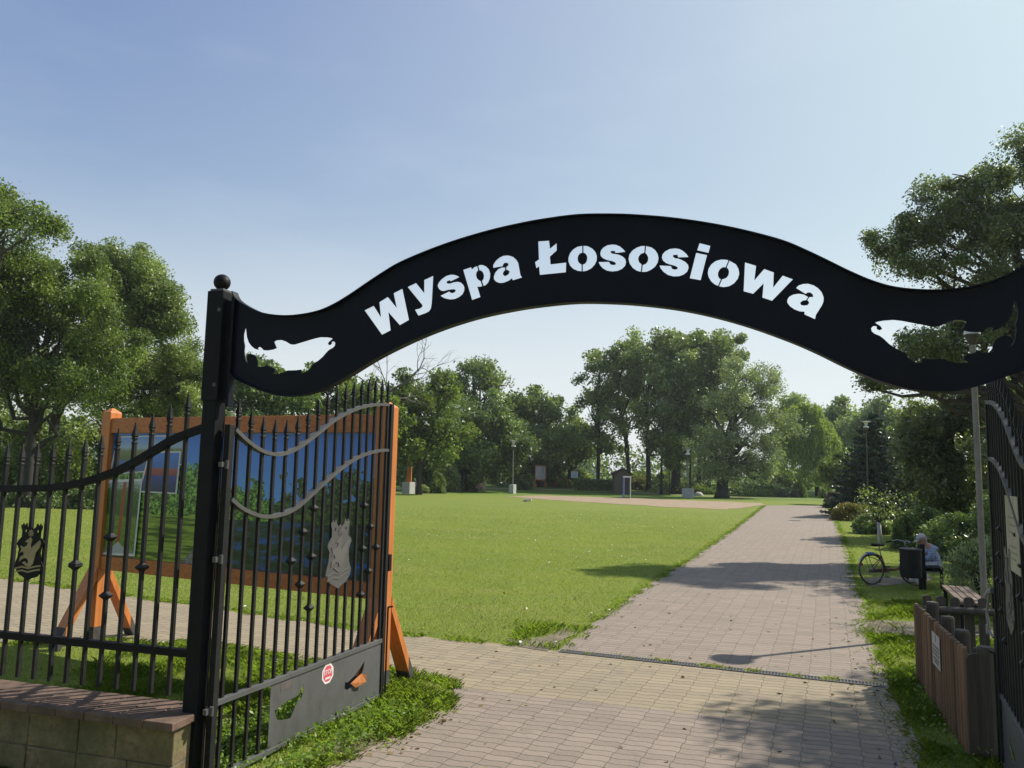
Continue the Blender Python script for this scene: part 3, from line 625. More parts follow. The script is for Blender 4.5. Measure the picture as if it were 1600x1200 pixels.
def gate_leaf(pl, label, sgn, extras):
    t = thing('gate_leaf', pl.w(0.03, 0), label, 'gate', 'wrought iron gate leaves')
    u = (*pl.u, 0)
    for s_, zt in ((0.035, 2.485), (2.285, 2.83)):
        b = MB(); b.box(pl.w(s_, (0.02 + zt) / 2), (0.05, 0.05, zt - 0.02), u); b.build('stile', M['ironbar'], t, bevel=0.003)
    for nm, w in (('upper_wave_rail', WAVE_T), ('lower_wave_rail', WAVE_L)):
        path = catmull(w, 4); path = [p for p in path if 0.06 <= p[0] <= 2.262]
        b = MB(); b.strip(pl, path, 0.028, -0.028, 0.028); b.build(nm, M['grey'], t)
    for nm, z, dz in (('middle_rail', 0.555, 0.04), ('bottom_rail', 0.045, 0.04)):
        b = MB(); b.box(pl.w(1.16, z), (2.2, 0.045, dz), u); b.build(nm, M['panel'], t, bevel=0.003)
    for s_, zt in BARS:
        kk = []
        for a, z in KN:
            if abs(min(BARS, key=lambda q: abs(q[0] - a))[0] - s_) < 0.01: kk.append(z)
        b = MB(); spear_bar(b, pl, s_, 0.578, zt, 0.0, 0.023, kk)
        if s_ < 0.6: b.box(pl.w(s_, 0.3), (0.022, 0.022, 0.468), u)
        b.build('bar', M['ironbar'], t)
    # dark sheet panel with two torn holes
    tear1 = [pl_at for pl_at in [(0.70, 0.33), (0.84, 0.36), (0.98, 0.37), (1.05, 0.44), (1.055, 0.385), (1.03, 0.34), (0.96, 0.30), (0.90, 0.22), (0.80, 0.235), (0.735, 0.255)]]
    tear2 = [(1.66, 0.315), (1.70, 0.30), (1.80, 0.33), (1.90, 0.38), (1.97, 0.43), (1.955, 0.36), (1.90, 0.29), (1.80, 0.25), (1.70, 0.235), (1.655, 0.26)]
    b = MB(); b.plate(pl, [[(0.64, 0.07), (2.255, 0.07), (2.255, 0.532), (0.64, 0.532)], tear1, tear2], -0.012, -0.009); pn = b.build('kick_panel', M['panel'], t)
    if sgn > 0:
        fl = [(a, z) for a, z in (LP.at(*p) for p in ((545, 1068), (560.5, 1051.5), (564, 1053), (563, 1064), (551, 1074)))]
        k = len(fl); of = (-.015, -.03, -.055, -.06, -.03); b = MB()
        b.add([pl.w(a, z, o) for (a, z), o in zip(fl, of)] + [pl.w(a, z, o - .003) for (a, z), o in zip(fl, of)], [tuple(range(k)), tuple(range(2 * k - 1, k - 1, -1))] + [(i, i + k, (i + 1) % k + k, (i + 1) % k) for i in range(k)])
        b.build('torn_flap', M['rust'], pn)
    for z in (0.52, 1.54, 2.2):
        b = MB(); b.box(pl.w(-0.02, z, -0.01), (0.06, 0.03, 0.035), u); b.tube([pl.w(-0.005, z - .03, -0.03), pl.w(-0.005, z + .03, -0.03)], 0.014, 10); b.build('hinge', M['grey'], t)
    s0, z0 = LP.at(525, 903); crest(t, pl, s0, z0, 0.42, -0.02, M['grey'], m_paint('griffin_dark_grey', (0.09, 0.088, 0.083), 0.6, 0.2))
    b = MB(); b.box(pl.w(2.335, 1.28, -0.01), (0.05, 0.05, 0.16), u); b.build('lock', M['black'], t, bevel=0.004)
    b = MB(); b.tube([pl.w(2.32, 0.86, -0.035), pl.w(2.32, 0.02, -0.035)], 0.009, 8)
    b.tube([pl.w(2.32, 0.86, -0.035), pl.w(2.345, 0.865, -0.075)], 0.009, 8); b.build('drop_bolt', M['ironbar'], t)
    extras(t, pl, pn); return t
def text_mesh(name, body, size, pl, s, z, off, mat, parent, flip=False, ext=0.0006):
    c = bpy.data.curves.new(name, 'FONT'); c.body = body; c.size = size; c.align_x = 'CENTER'; c.align_y = 'CENTER'; c.extrude = ext; c.offset = size * 0.012
    o = bpy.data.objects.new(name, c); COL.objects.link(o); dg = bpy.context.evaluated_depsgraph_get()
    me = bpy.data.meshes.new_from_object(o.evaluated_get(dg)); bpy.data.objects.remove(o); bpy.data.curves.remove(c)
    vs = [pl.w(s + (-v.co.x if flip else v.co.x), z + v.co.y, off + (v.co.z if flip else -v.co.z)) for v in me.vertices]; fs = [tuple(p.vertices) for p in me.polygons]
    bpy.data.meshes.remove(me); b = MB(); b.add(vs, fs); return b.build(name, mat, parent)
M['stickw'] = m_paint('sticker_white', (0.75, 0.70, 0.69), 0.5, 0.06); M['stickr'] = m_paint('sticker_faded_red', (0.60, 0.10, 0.14), 0.5, 0.1)
def left_extras(t, pl, pn):
    s0, z0 = pl.at(510.2, 1052)
    oc = lambda r: [(s0 + r * cos(pi / 8 + k * pi / 4), z0 + r * 1.0 * sin(pi / 8 + k * pi / 4)) for k in range(8)]
    b = MB(); b.plate(pl, [oc(0.088)], -0.0135, -0.0122); st = b.build('stop_sticker', M['stickw'], t)
    b = MB(); b.plate(pl, [oc(0.070)], -0.0145, -0.0136); b.build('red_field', M['stickr'], st)
    text_mesh('lettering', 'STOP', 0.052, pl, s0, z0 + 0.012, -0.0152, M['stickw'], st)
    b = MB(); b.plate(pl, [[(s0 - .035, z0 - .045), (s0 + .035, z0 - .045), (s0 + .04, z0 - .03), (s0 - .04, z0 - .03)]], -0.0154, -0.0146); b.build('lower_mark', M['stickw'], st)
    b = MB(); b.plate(pl, [[(0.76, 0.455), (0.90, 0.46), (0.90, 0.525), (0.76, 0.518)]], -0.0135, -0.0122); b.build('worn_sticker', m_paint('worn_sticker', (0.085, 0.075, 0.068), 0.8, 0.3), t)
gate_leaf(LP, 'opened left gate leaf with torn dark kick sheet and red octagon sticker', 1, left_extras)
P1 = AP.w(SPAN, 0)[:2]; ra = radians(25.6)
RPc = Plane(P1, (sin(ra), cos(ra))); RPc.n = (-RPc.n[0], -RPc.n[1])   # front of this leaf faces left
def right_extras(t, pl, pn):
    b = MB(); b.plate(pl, [[(0.93, 1.60), (1.46, 1.60), (1.46, 2.10), (0.93, 2.10)]], -0.022, -0.018)
    nb = b.build('notice_board', m_paint('faded_notice', (0.40, 0.37, 0.27), 0.5, 0.2, scale=3, dirt=(0.20, 0.21, 0.09)), t)
    b = MB()
    for z in (1.95, 1.9, 1.85, 1.76, 1.72, 1.68): b.plate(pl, [[(1.02 + (z * 37 % 0.07), z), (1.37 - (z * 53 % .09), z), (1.37 - (z * 53 % .09), z + .014), (1.02 + (z * 37 % 0.07), z + .014)]], -0.0232, -0.0221)
    b.build('faded_print', m_paint('faded_ink', (0.27, 0.24, 0.18), 0.6, 0.2), nb)
    b = MB(); p = pl.w(2.36, 1.32, -0.05); b.tube([pl.w(2.30, 1.34, -0.03), p, pl.w(2.42, 1.28, -0.06)], 0.022, 10); b.tube([pl.w(2.36, 1.30, -.05), pl.w(2.38, 1.15, -.07), pl.w(2.35, 1.02, -.06), pl.w(2.30, 0.98, -.04)], 0.010, 8)
    b.build('hasp', M['steel'], t)
gate_leaf(RPc, 'opened right gate leaf seen edge on beside the picket fence with faded notice', -1, right_extras)
lk = thing('padlock', RPc.w(2.42, 1.04, -0.06), 'steel padlock hanging beside the right gate leaf hasp', 'padlock')
b = MB(); b.box(RPc.w(2.42, 1.02, -0.06), (0.055, 0.03, 0.075), (*RPc.u, 0)); b.build('lock_body', M['steel'], lk, bevel=0.005)
b = MB(); b.tube([RPc.w(2.42 + 0.02 * cos(a), 1.057 + 0.045 * sin(a), -0.06) for a in np.linspace(0, pi, 9)], 0.006, 8); b.build('shackle', M['steel'], lk)

# ------------------------------------------------------------------ big picture board
BP = Plane(G(147, 1004), (0.9010785446648089, -0.43365591930094755)); BL = 4.19
bd = thing('picture_board', BP.w(BL / 2, 0), 'large orange timber framed board with park photographs behind the opened gate leaf', 'billboard')
ub = (*BP.u, 0)
for s_, nm in ((0.0, 'l'), (BL, 'r')):
    b = MB(); b.box(BP.w(s_, 1.51), (0.16, 0.16, 2.62), ub)
    b.rings([[BP.w(s_ + i * r, z, j * r) for i, j in ((-1, -1), (1, -1), (1, 1), (-1, 1))] for r, z in ((0.08, 2.82), (0.015, 2.875))])
    b.build('post', M['orange'], bd, bevel=0.006)
    b = MB(); b.box(BP.w(s_, 0.1), (0.17, 0.17, 0.2), ub); b.build('post_shoe', M['footgrey'], bd)
    for d in (-1, 1):
        a = Vector(BP.w(s_, 0.84, d * 0.09)); e = Vector(BP.w(s_, 0.02, d * 0.52)); ax = (e - a).normalized()
        b = MB(); m_ = a + ax * (e - a).length * 0.41; b.box(m_, ((e - a).length * 0.82, 0.16, 0.15), ax, ub); br_ = b.build('brace', M['orange'], bd, bevel=0.004)
        b = MB(); m2 = a + ax * (e - a).length * 0.91; b.box(m2, ((e - a).length * 0.20, 0.165, 0.155), ax, ub); b.build('brace_shoe', M['footgrey'], br_)
for nm, za, zb in (('top_beam', 2.56, 2.745), ('bottom_beam', 0.89, 1.05)):
    b = MB(); b.box(BP.w(BL / 2, (za + zb) / 2, 0), (BL - 0.163, 0.12, zb - za), ub); b.build(nm, M['orangeh'], bd, bevel=0.005)
def m_print():
    """printed photograph: blue sky, trees, lawn on the left, pond on the right (object X along the board)"""
    t = NT('printed_photograph'); v = t.coord('UV'); sp = t.n('ShaderNodeSeparateXYZ'); t.l(v, sp.inputs[0]); x, z = sp.outputs[0], sp.outputs[1]
    vv = t.mapping(v, (2.7, 1.0, 1))
    n1 = t.noise(vv, 2.2, 3); n2 = t.noise(vv, 7, 5, 0.7); n3 = t.noise(vv, 24, 7, 0.82)
    sky = t.ramp(z, [(0.45, (0.16, 0.42, 0.85)), (1.0, (0.02, 0.15, 0.62))])
    tl = t.math('ADD', 0.52, t.math('ADD', t.math('MULTIPLY', t.math('SUBTRACT', n1, 0.5), 0.75), t.math('MULTIPLY', t.math('SUBTRACT', n2, 0.5), 0.95)))
    tl = t.math('SUBTRACT', tl, t.math('MULTIPLY', t.math('POWER', t.math('ABSOLUTE', t.math('SUBTRACT', x, 0.63)), 0.5), -0.28))
    isT = t.math('LESS_THAN', z, tl)
    tc = t.ramp(n3, [(0.43, (0.006, 0.022, 0.006)), (0.50, (0.07, 0.20, 0.03)), (0.57, (0.33, 0.58, 0.09))])
    tc = t.mix(t.math('GREATER_THAN', x, 0.66), tc, t.mix(0.65, tc, (0.006, 0.014, 0.008)))
    col = t.mix(isT, sky, tc)
    lawn = t.ramp(t.noise(t.mapping(v, (3, 16, 1)), 2.0, 4), [(0.42, (0.04, 0.10, 0.012)), (0.56, (0.30, 0.42, 0.06))])
    pond = t.ramp(t.noise(t.mapping(v, (6, 7, 1)), 2.2, 6, 0.7), [(0.38, (0.006, 0.016, 0.010)), (0.52, (0.02, 0.06, 0.035)), (0.66, (0.025, 0.11, 0.45))])
    low = t.mix(t.math('GREATER_THAN', t.math('ADD', x, t.math('MULTIPLY', n2, 0.06)), 0.52), lawn, pond)
    lz = t.math('ADD', 0.36, t.math('MULTIPLY', t.math('SUBTRACT', n2, 0.5), 0.06))
    col = t.mix(t.math('LESS_THAN', z, lz), col, low)
    path = t.math('LESS_THAN', t.math('ABSOLUTE', t.math('SUBTRACT', x, t.math('ADD', 0.40, t.math('MULTIPLY', z, 0.15)))), t.math('SUBTRACT', 0.075, t.math('MULTIPLY', z, 0.24)))
    grv = t.ramp(n3, [(0.4, (0.10, 0.10, 0.10)), (0.6, (0.28, 0.28, 0.27))]); col = t.mix(path, col, grv)
    t.base(col); t.rough(0.25); return t.m
def quad_uv(name, pl, pts, off, mat, parent, thick=0.004):
    b = MB(); o = b.plate(pl, [pts], off, off + thick).build(name, mat, parent)
    s0 = min(p[0] for p in pts); s1 = max(p[0] for p in pts); z0 = min(p[1] for p in pts); z1 = max(p[1] for p in pts)
    uv = o.data.uv_layers.new(name='UVMap'); n = len(pts)
    for lp in o.data.loops:
        p = pts[lp.vertex_index % n]; uv.data[lp.index].uv = ((p[0] - s0) / (s1 - s0), (p[1] - z0) / (z1 - z0))
    return o
quad_uv('printed_panel', BP, [(0.082, 1.053), (BL - 0.082, 1.053), (BL - 0.082, 2.557), (0.082, 2.557)], -0.012, m_print(), bd, 0.02)
M['pborder'] = m_paint('print_border', (0.62, 0.63, 0.64), 0.4, 0.05)
def m_inset(kind):
    t = NT('inset_' + kind); v = t.coord('UV'); sp = t.n('ShaderNodeSeparateXYZ'); t.l(v, sp.inputs[0]); x, z = sp.outputs[0], sp.outputs[1]
    n = t.noise(t.mapping(v, (2, 2, 1)), 6, 5, .7); n2 = t.noise(t.mapping(v, (2, 14, 1)), 3, 4)
    zz = t.math('ADD', z, t.math('MULTIPLY', t.math('SUBTRACT', n, .5), .16))
    if kind == 'castle':
        col = t.ramp(zz, [(0.0, (0.017, 0.034, 0.068)), (0.40, (0.034, 0.060, 0.272)), (0.43, (0.238, 0.051, 0.051)), (0.58, (0.340, 0.076, 0.060)), (0.62, (0.051, 0.153, 0.442)), (1, (0.051, 0.204, 0.612))])
        t_ = col.node.color_ramp; t_.interpolation = 'LINEAR'
    elif kind == 'pole':
        col = t.ramp(zz, [(0.0, (0.272, 0.289, 0.221)), (.1, (0.136, 0.238, 0.034)), (0.5, (0.170, 0.289, 0.051)), (0.54, (0.034, 0.102, 0.025)), (0.85, (0.068, 0.170, 0.034)), (1, (0.510, 0.578, 0.612))])
        st = t.math('LESS_THAN', t.math('ABSOLUTE', t.math('SUBTRACT', x, t.math('ADD', .46, t.math('MULTIPLY', z, .10)))), .045)
        col = t.mix(t.math('MULTIPLY', t.math('GREATER_THAN', t.noise(t.mapping(v, (2, 3, 1)), 9, 6, .8), .5), .55), col, (.03, .07, .015)); col = t.mix(st, col, (0.340, 0.051, 0.020)); fo = t.math('LESS_THAN', t.math('ADD', t.math('ABSOLUTE', t.math('SUBTRACT', x, .48)), t.math('MULTIPLY', z, 2.2)), .36)
        col = t.mix(fo, col, (0.374, 0.408, 0.425))
    else:
        col = t.ramp(zz, [(0.0, (0.034, 0.085, 0.272)), (.3, (0.051, 0.136, 0.340)), (.42, (0.085, 0.136, 0.034)), (0.62, (0.170, 0.204, 0.068)), (0.7, (0.306, 0.408, 0.544)), (1, (0.102, 0.272, 0.714))])
    t.base(col); t.rough(.25); return t.m
def inset(kind, quad, off):
    q = [BP.at(*p) for p in quad]; c = (sum(p[0] for p in q) / 4, sum(p[1] for p in q) / 4)
    o = MB().plate(BP, [q], off, off + .004).build('inset_photo', M['pborder'], bd)
    q2 = [(c[0] + (p[0] - c[0]) * .92, c[1] + (p[1] - c[1]) * .93) for p in q]; quad_uv('inset_print', BP, q2, off - .0025, m_inset(kind), o, .002)
inset('lake', [(186, 682), (262, 680), (252, 736), (172, 742)], -0.0185)
inset('lake', [(236, 680), (290, 682), (288, 726), (232, 738)], -0.0235)
inset('castle', [(236, 706), (286, 705), (279, 772), (220, 769)], -0.029)
inset('pole', [(170, 750), (226, 748), (214, 869), (160, 866)], -0.0345)
# ------------------------------------------------------------------ trees
def unit(v): return v / np.maximum(np.linalg.norm(v, axis=-1, keepdims=True), 1e-9)
def leaves(cent, size, aspect=0.55, up=0.35, r=rng, dirs=None, bend=0.0):
    """diamond leaf quads at centres"""
    n = len(cent); nrm = unit(r.normal(size=(n, 3)) + np.array([0, 0, up * 2]))
    d = r.normal(size=(n, 3)) if dirs is None else dirs + r.normal(size=(n, 3)) * 0.35
    d = unit(d - nrm * (d * nrm).sum(1, keepdims=True)); w = np.cross(nrm, d)
    L = (size * (0.55 + 1.0 * r.uniform(0, 1, n) ** 1.8))[:, None]; Wd = L * aspect
    V = np.stack([cent - d * L * .5, cent + w * Wd * .5 - d * L * .08, cent + d * L * .5 - nrm * L * bend, cent - w * Wd * .5 - d * L * .08], 1).reshape(-1, 3)
    return V, np.arange(4 * n).reshape(n, 4)
def limb_pts(a, b, sag, r, k=6, wob=0.06):
    a = np.array(a, float); b = np.array(b, float); L = np.linalg.norm(b - a); t = np.linspace(0, 1, k)[:, None]
    p = a + (b - a) * t; p[:, 2] += sag * L * (4 * t * (1 - t))[:, 0]
    p[1:-1] += r.normal(size=(k - 2, 3)) * L * wob; return p
def tree(name, label, base, trunk_pts, r0, lobes, nleaf, lsize, mat, bark='bark', cat='tree', group=None, clump=0.75, cdens=1.0, seed=0, up=0.2, aspect=0.6, flat=0.85, r_tip=0.25, twig=True, shell=0.42, fill=0.34, dens=1.0):
    """lobes: (cx,cy,cz,rx,ry,rz) world; trunk_pts: world polyline"""
    clump *= 0.78; r = np.random.default_rng(seed + 100)
    root = thing(name, tuple(base), label, cat, group)
    tp = [tuple(base)] + [tuple(p) for p in trunk_pts]; tp = np.array(catmull(tp, 4)); nT = len(tp)
    b = MB(); rad = [r0 * (1.35 if i == 0 else 1.0) * (1 - (1 - r_tip) * i / (nT - 1)) for i in range(nT)]
    b.tube(tp, rad, 9)
    skel = [tp[nT // 3:]]
    C = []; CL = []
    vols = np.array([l[3] * l[4] * l[5] for l in lobes]) ** (2 / 3); vols /= vols.sum()
    for li, l in enumerate(lobes):
        c = np.array(l[:3]); R = np.array(l[3:6])
        # main limbs into the lobe
        for q in range(3):
            tgt = c + r.normal(size=3) * R * 0.4
            zlim = min(tgt[2] - 0.15 * abs(tgt[2] - tp[0][2]), tp[-1][2]); cand = tp[nT // 4:]
            i = int(np.argmin(np.linalg.norm(cand - (tgt * [1, 1, 0.62] + [0, 0, tp[0][2] * .38]), axis=1) + r.uniform(0, .4, len(cand))))
            a = cand[i]; rr = rad[min(nT // 4 + i, nT - 1)]
            p = limb_pts(a, tgt, 0.10, r, 7); b.tube(p, list(np.linspace(rr * 0.62, rr * 0.13, 7)), 6); skel.append(p)
        m = max(3, int(round(cdens * 0.55 * (R[0] * R[1] + R[0] * R[2] + R[1] * R[2]) / clump ** 2)))
        d = unit(r.normal(size=(m, 3))); d[:, 2] = np.where(d[:, 2] < -0.35, -d[:, 2] * .5, d[:, 2])
        ph = r.uniform(0, 6, 4); lump = 1 + .30 * np.sin(d[:, 0] * 4.2 + ph[0] + d[:, 2] * 3) + .26 * np.sin(d[:, 1] * 4.6 + ph[1] - d[:, 2] * 3.4) + r.normal(0, .09, m)
        cc = c + d * R * (lump * r.uniform(0.12, 1, m) ** shell)[:, None]
        C.append(cc); CL.append(d)
    C = np.concatenate(C); S = np.concatenate(skel)
    if twig:
        for cc in C:
            dd = np.linalg.norm(S - cc, axis=1) + (S[:, 2] > cc[2] + .3) * 1.5; a = S[int(np.argmin(dd))]
            if np.linalg.norm(a - cc) > 0.2:
                p = limb_pts(a, cc, 0.08, r, 4, .05); w = max(0.012, r0 * .07); b.tube(p, [w, w * .8, w * .55, w * .3], 4, cap=False)
    b.build('trunk', M[bark], root, smooth=True, fix=False)
    nleaf = int(nleaf * 1.9 * dens); lsize *= 0.95
    per = max(4, int(nleaf * (1 - fill) / len(C))); cr = clump * r.uniform(0.55, 1.25, len(C))
    n = per * len(C); ci = np.repeat(np.arange(len(C)), per)
    axs = unit(np.concatenate(CL) * [1, 1, .6] + r.normal(size=(len(C), 3)) * .55 + [0, 0, .15])
    off = r.normal(size=(n, 3)) * 0.50 + axs[ci] * (np.abs(r.normal(size=(n, 1))) * .75 - .25); ln = np.linalg.norm(off, axis=1, keepdims=True); off *= np.minimum(1, 1.7 / np.maximum(ln, 1e-6)); off[:, 2] *= flat
    cent = C[ci] + off * cr[ci][:, None]; cent[:, 2] = np.maximum(cent[:, 2], base[2] + 0.1)
    cv = r.uniform(0, 1, len(C)); var = np.clip(0.55 * cv[ci] + 0.45 * r.uniform(0, 1, n), 0, 1)
    # loose leaves through the whole crown, thinned by a noise so that gaps stay
    LA = np.array(lobes); m = int(nleaf * fill); li = r.choice(len(lobes), m, p=vols); d = unit(r.normal(size=(m, 3)))
    q = LA[li, :3] + d * LA[li, 3:6] * (r.uniform(0, 1, m) ** .40)[:, None] * .98
    ph = r.uniform(0, 6, 9); fq = 1.9 / clump
    nz = np.sin(q[:, 0] * fq + ph[0] + 1.5 * np.sin(q[:, 2] * fq * .7 + ph[1])) + np.sin(q[:, 1] * fq * 1.1 + ph[2] + 1.5 * np.sin(q[:, 0] * fq * .8 + ph[3])) + np.sin(q[:, 2] * fq * 1.2 + ph[4] + 1.5 * np.sin(q[:, 1] * fq * .9 + ph[5]))
    q = q[nz > .1]; q = q[q[:, 2] > base[2] + .1]; cent = np.concatenate([cent, q]); var = np.concatenate([var, np.clip(.5 + .25 * np.sin(q[:, 0] * fq + ph[6]) + r.normal(0, .25, len(q)), 0, 1)])
    V, F = leaves(cent, lsize, aspect, up, r)
    raw_mesh('crown', V, F, M[mat], np.repeat(var, 4), parent=root)
    return root
def P(px, py, Y): return W(px, py, Y)
def lob(Y, *ls):
    out = []
    for l in ls:
        px, py, rx, ry = l[:4]; y = Y + (l[4] if len(l) > 4 else 0); c = W(px, py, y); k = y / FPX
        out.append((c[0], c[1], c[2], rx * k, (rx + ry) * .5 * k, ry * k))
    return out
def ptree(name, label, Y, bx, tr, r0, lobes, nleaf, lsize, mat, **k):
    c = W(bx, 760, Y); base = (c[0], Y, gz(c[0], Y) - 0.05)
    return tree(name, label, base, [W(*p, Y) for p in tr], r0, lob(Y, *lobes), nleaf, lsize, mat, **k)

GT = 'trees around the park lawn'
# --- left bank
ptree('ash_tree', 'tall bright feathery tree cut by the left edge of the picture', 34, -70, [(-60, 640), (-45, 480), (-20, 380)], 0.32,
      [(2, 335, 56, 46), (58, 352, 50, 40, -1), (-70, 330, 80, 66), (20, 430, 80, 45, 1), (-70, 440, 100, 80), (-20, 540, 80, 60, 2)], 60000, 0.135, 'leaf_ash', seed=1, group=GT, clump=0.85, cdens=0.9, shell=.5)
ptree('ash_tree', 'light green bushy tree in front of the dark one left of the gate post', 36.5, 45, [(50, 680), (60, 580), (80, 500)], 0.26,
      [(60, 500, 75, 55), (95, 440, 50, 36), (40, 440, 60, 40), (130, 480, 65, 45, -.5), (170, 540, 55, 55), (30, 590, 85, 60), (-30, 560, 70, 80), (110, 600, 70, 50, -1)], 68000, 0.135, 'leaf_ash', seed=2, group=GT, bark='barkd', clump=0.85)
ptree('lime_tree', 'dark trunked tree with domed crown nearest the left gate post', 40, 112, [(100, 735), (84, 690), (95, 620), (140, 520), (190, 450)], 0.36,
      [(142, 408, 34, 30), (205, 430, 55, 40), (250, 470, 45, 45), (272, 515, 34, 40), (215, 520, 60, 55), (150, 470, 45, 40), (120, 560, 50, 50)], 60000, 0.135, 'leaf_mid', seed=3, group=GT, bark='barkd', clump=0.8)
ptree('maple_tree', 'broad green tree filling the gap left of the gate post above the board', 43, 232, [(232, 700), (236, 620), (240, 560)], 0.28,
      [(240, 590, 70, 55), (285, 570, 38, 45), (180, 610, 70, 55), (270, 640, 60, 45), (310, 610, 30, 50)], 52000, 0.135, 'leaf_mid', seed=4, group=GT)

s_h = [(x, y + 8, 34) for x, y in ((-20, 748), (40, 745), (100, 748), (155, 742), (210, 738), (270, 735))]
LATE = [lambda: bush('lilac_bush', 'yellow green sunlit undergrowth beneath the leaning dark trunk', 38.5, [(90, 665, 30), (45, 695, 32), (128, 672, 24), (5, 700, 40)], 13000, .17, 'leaf_yel', 5, 'bushes along the lawn edge', 'bush'),
        lambda: bush('hedge_bush', 'low dark hedge along the lawn edge behind the iron railing', 37, s_h, 20000, .15, 'leaf_dark', 6, 'bushes along the lawn edge', 'hedge')]
ptree('lime_tree', 'round dark tree just right of the gate post under the fish cut-out', 52, 395, [(397, 690), (400, 640)], 0.25,
      [(405, 588, 44, 36), (440, 630, 42, 34), (365, 625, 40, 40), (420, 670, 60, 40), (350, 680, 40, 50)], 20000, 0.25, 'leaf_dark', seed=7, group=GT)
ptree('elm_tree', 'olive green tree behind the spear tips of the left gate leaf', 56, 530, [(528, 680), (530, 630)], 0.25,
      [(502, 598, 44, 27), (530, 606, 40, 26), (565, 632, 48, 34), (480, 640, 45, 40), (540, 680, 70, 45), (600, 660, 40, 45)], 20000, 0.27, 'leaf_yel', seed=8, group=GT)
ptree('maple_tree', 'shaded dark tree mass low behind the railing at the far left', 47, 20, [(20, 720), (24, 680)], .25,
      [(10, 670, 80, 50), (80, 690, 60, 50), (-60, 660, 80, 60), (150, 690, 60, 50), (60, 740, 110, 30)], 24000, .24, 'leaf_mid', seed=28, group=GT)
ptree('maple_tree', 'shaded dark tree mass behind the left end of the picture board', 49, 250, [(250, 720), (252, 690)], .25,
      [(210, 690, 60, 50), (280, 680, 60, 50), (340, 690, 50, 50), (250, 740, 90, 30)], 20000, .24, 'leaf_dark', seed=29, group=GT)
for i, (x, y, h) in enumerate(((-16, -9, 13), (-7, -13, 15), (2, -12, 14), (11, -14, 15), (20, -9, 13))):  # unseen trees added behind the camera, blocking sky light from the gate fronts
    tree('unseen_blocker_tree', 'unseen tree added behind the viewpoint to darken the gate fronts', (x, y, -.05), [(x, y, h * .3), (x + .2, y, h * .6)], .25, [(x, y, h * .55, 4.2, 3.6, h * .34), (x + 1, y, h * .8, 3.2, 3.0, h * .2)], 7000, .45, 'leaf_dark', seed=200 + i, group='unseen trees added behind the viewpoint', clump=1.2, twig=False)
# --- bare tree
def bare_tree():
    Y = 60; r = np.random.default_rng(5); c = W(600, 760, Y); root = thing('bare_tree', (c[0], Y, 0), 'leafless tree with thin spreading branches above the gate spear tips', 'tree', GT)
    b = MB()
    def grow(p, d, L, w, lev):
        p = np.array(p); d = unit(np.array(d, float)); pts = [p]
        for i in range(5):
            d = unit(d + r.normal(size=3) * 0.17 + np.array([0, 0, 0.03])); p = p + d * L / 5; pts.append(p)
            if lev < 4 and i >= 1 and r.random() < (0.95 if lev < 3 else .7):
                sd = unit(d + unit(np.cross(d, r.normal(size=3))) * r.uniform(.6, 1.1)); grow(p, sd, L * r.uniform(.45, .7), w * .5, lev + 1)
        b.tube(pts, list(np.linspace(w, w * .35, 6)), 5 if lev < 2 else 4, cap=False)
    t = limb_pts((c[0], Y, 0), W(606, 610, Y), 0, r, 6, .01); b.tube(t, list(np.linspace(.2, .12, 6)), 7)
    for tx, ty, L in ((612, 545, 3.6), (655, 575, 4.2), (575, 560, 3.4), (640, 600, 3.0), (680, 590, 3.6)):
        tip = np.array(W(tx, ty, Y)) + [0, r.normal() * .8, 0]; grow(t[-1] - [0, 0, r.uniform(0, 1.0)], tip - t[-1], L, .075, 1)
    b.build('branches', M['barkl'], root, fix=False)
bare_tree()
# --- left centre
ptree('maple_tree', 'yellow green tree right of the orange board post', 66, 655, [(655, 690), (656, 640)], 0.25,
      [(660, 640, 38, 42), (640, 690, 40, 45), (700, 605, 28, 28), (680, 690, 45, 50), (625, 640, 25, 40)], 22000, 0.30, 'leaf_yel', seed=9, group=GT, clump=1.1)
ptree('oak_tree', 'tall airy tree with open top left of the arch middle', 86, 745, [(744, 680), (742, 620), (740, 590)], 0.38,
      [(740, 580, 46, 22), (712, 603, 30, 24), (780, 604, 30, 26), (745, 625, 55, 25), (690, 615, 25, 20)], 9500, 0.34, 'leaf_mid', seed=10, group=GT, clump=1.3, cdens=.8, shell=.6)
ptree('chestnut_tree', 'dense dark tree behind the sunlit bush left of the slim lamp', 78, 725, [(725, 700), (726, 660)], 0.4,
      [(720, 680, 58, 48), (765, 665, 45, 42), (770, 715, 42, 42), (690, 725, 40, 35), (735, 730, 55, 30), (650, 735, 40, 40), (800, 700, 25, 40)], 30000, 0.36, 'leaf_dark', seed=11, group=GT, clump=1.3)
ptree('elm_tree', 'mid green rounded tree between the slim lamp and the information board', 90, 842, [(842, 710), (842, 665)], 0.4,
      [(842, 648, 38, 36), (825, 690, 45, 45), (865, 700, 38, 45), (815, 730, 40, 28), (800, 660, 25, 35)], 22000, 0.40, 'leaf_mid', seed=12, group=GT, clump=1.35)
ptree('willow_tree', 'leaning dark trunked tree behind the small white sign', 94, 893, [(890, 725), (884, 700), (888, 670)], 0.42,
      [(893, 680, 30, 28), (876, 712, 30, 30), (905, 712, 26, 26), (915, 690, 22, 30)], 9000, 0.38, 'leaf_mid', seed=13, group=GT, bark='barkd', clump=1.2, cdens=.8)
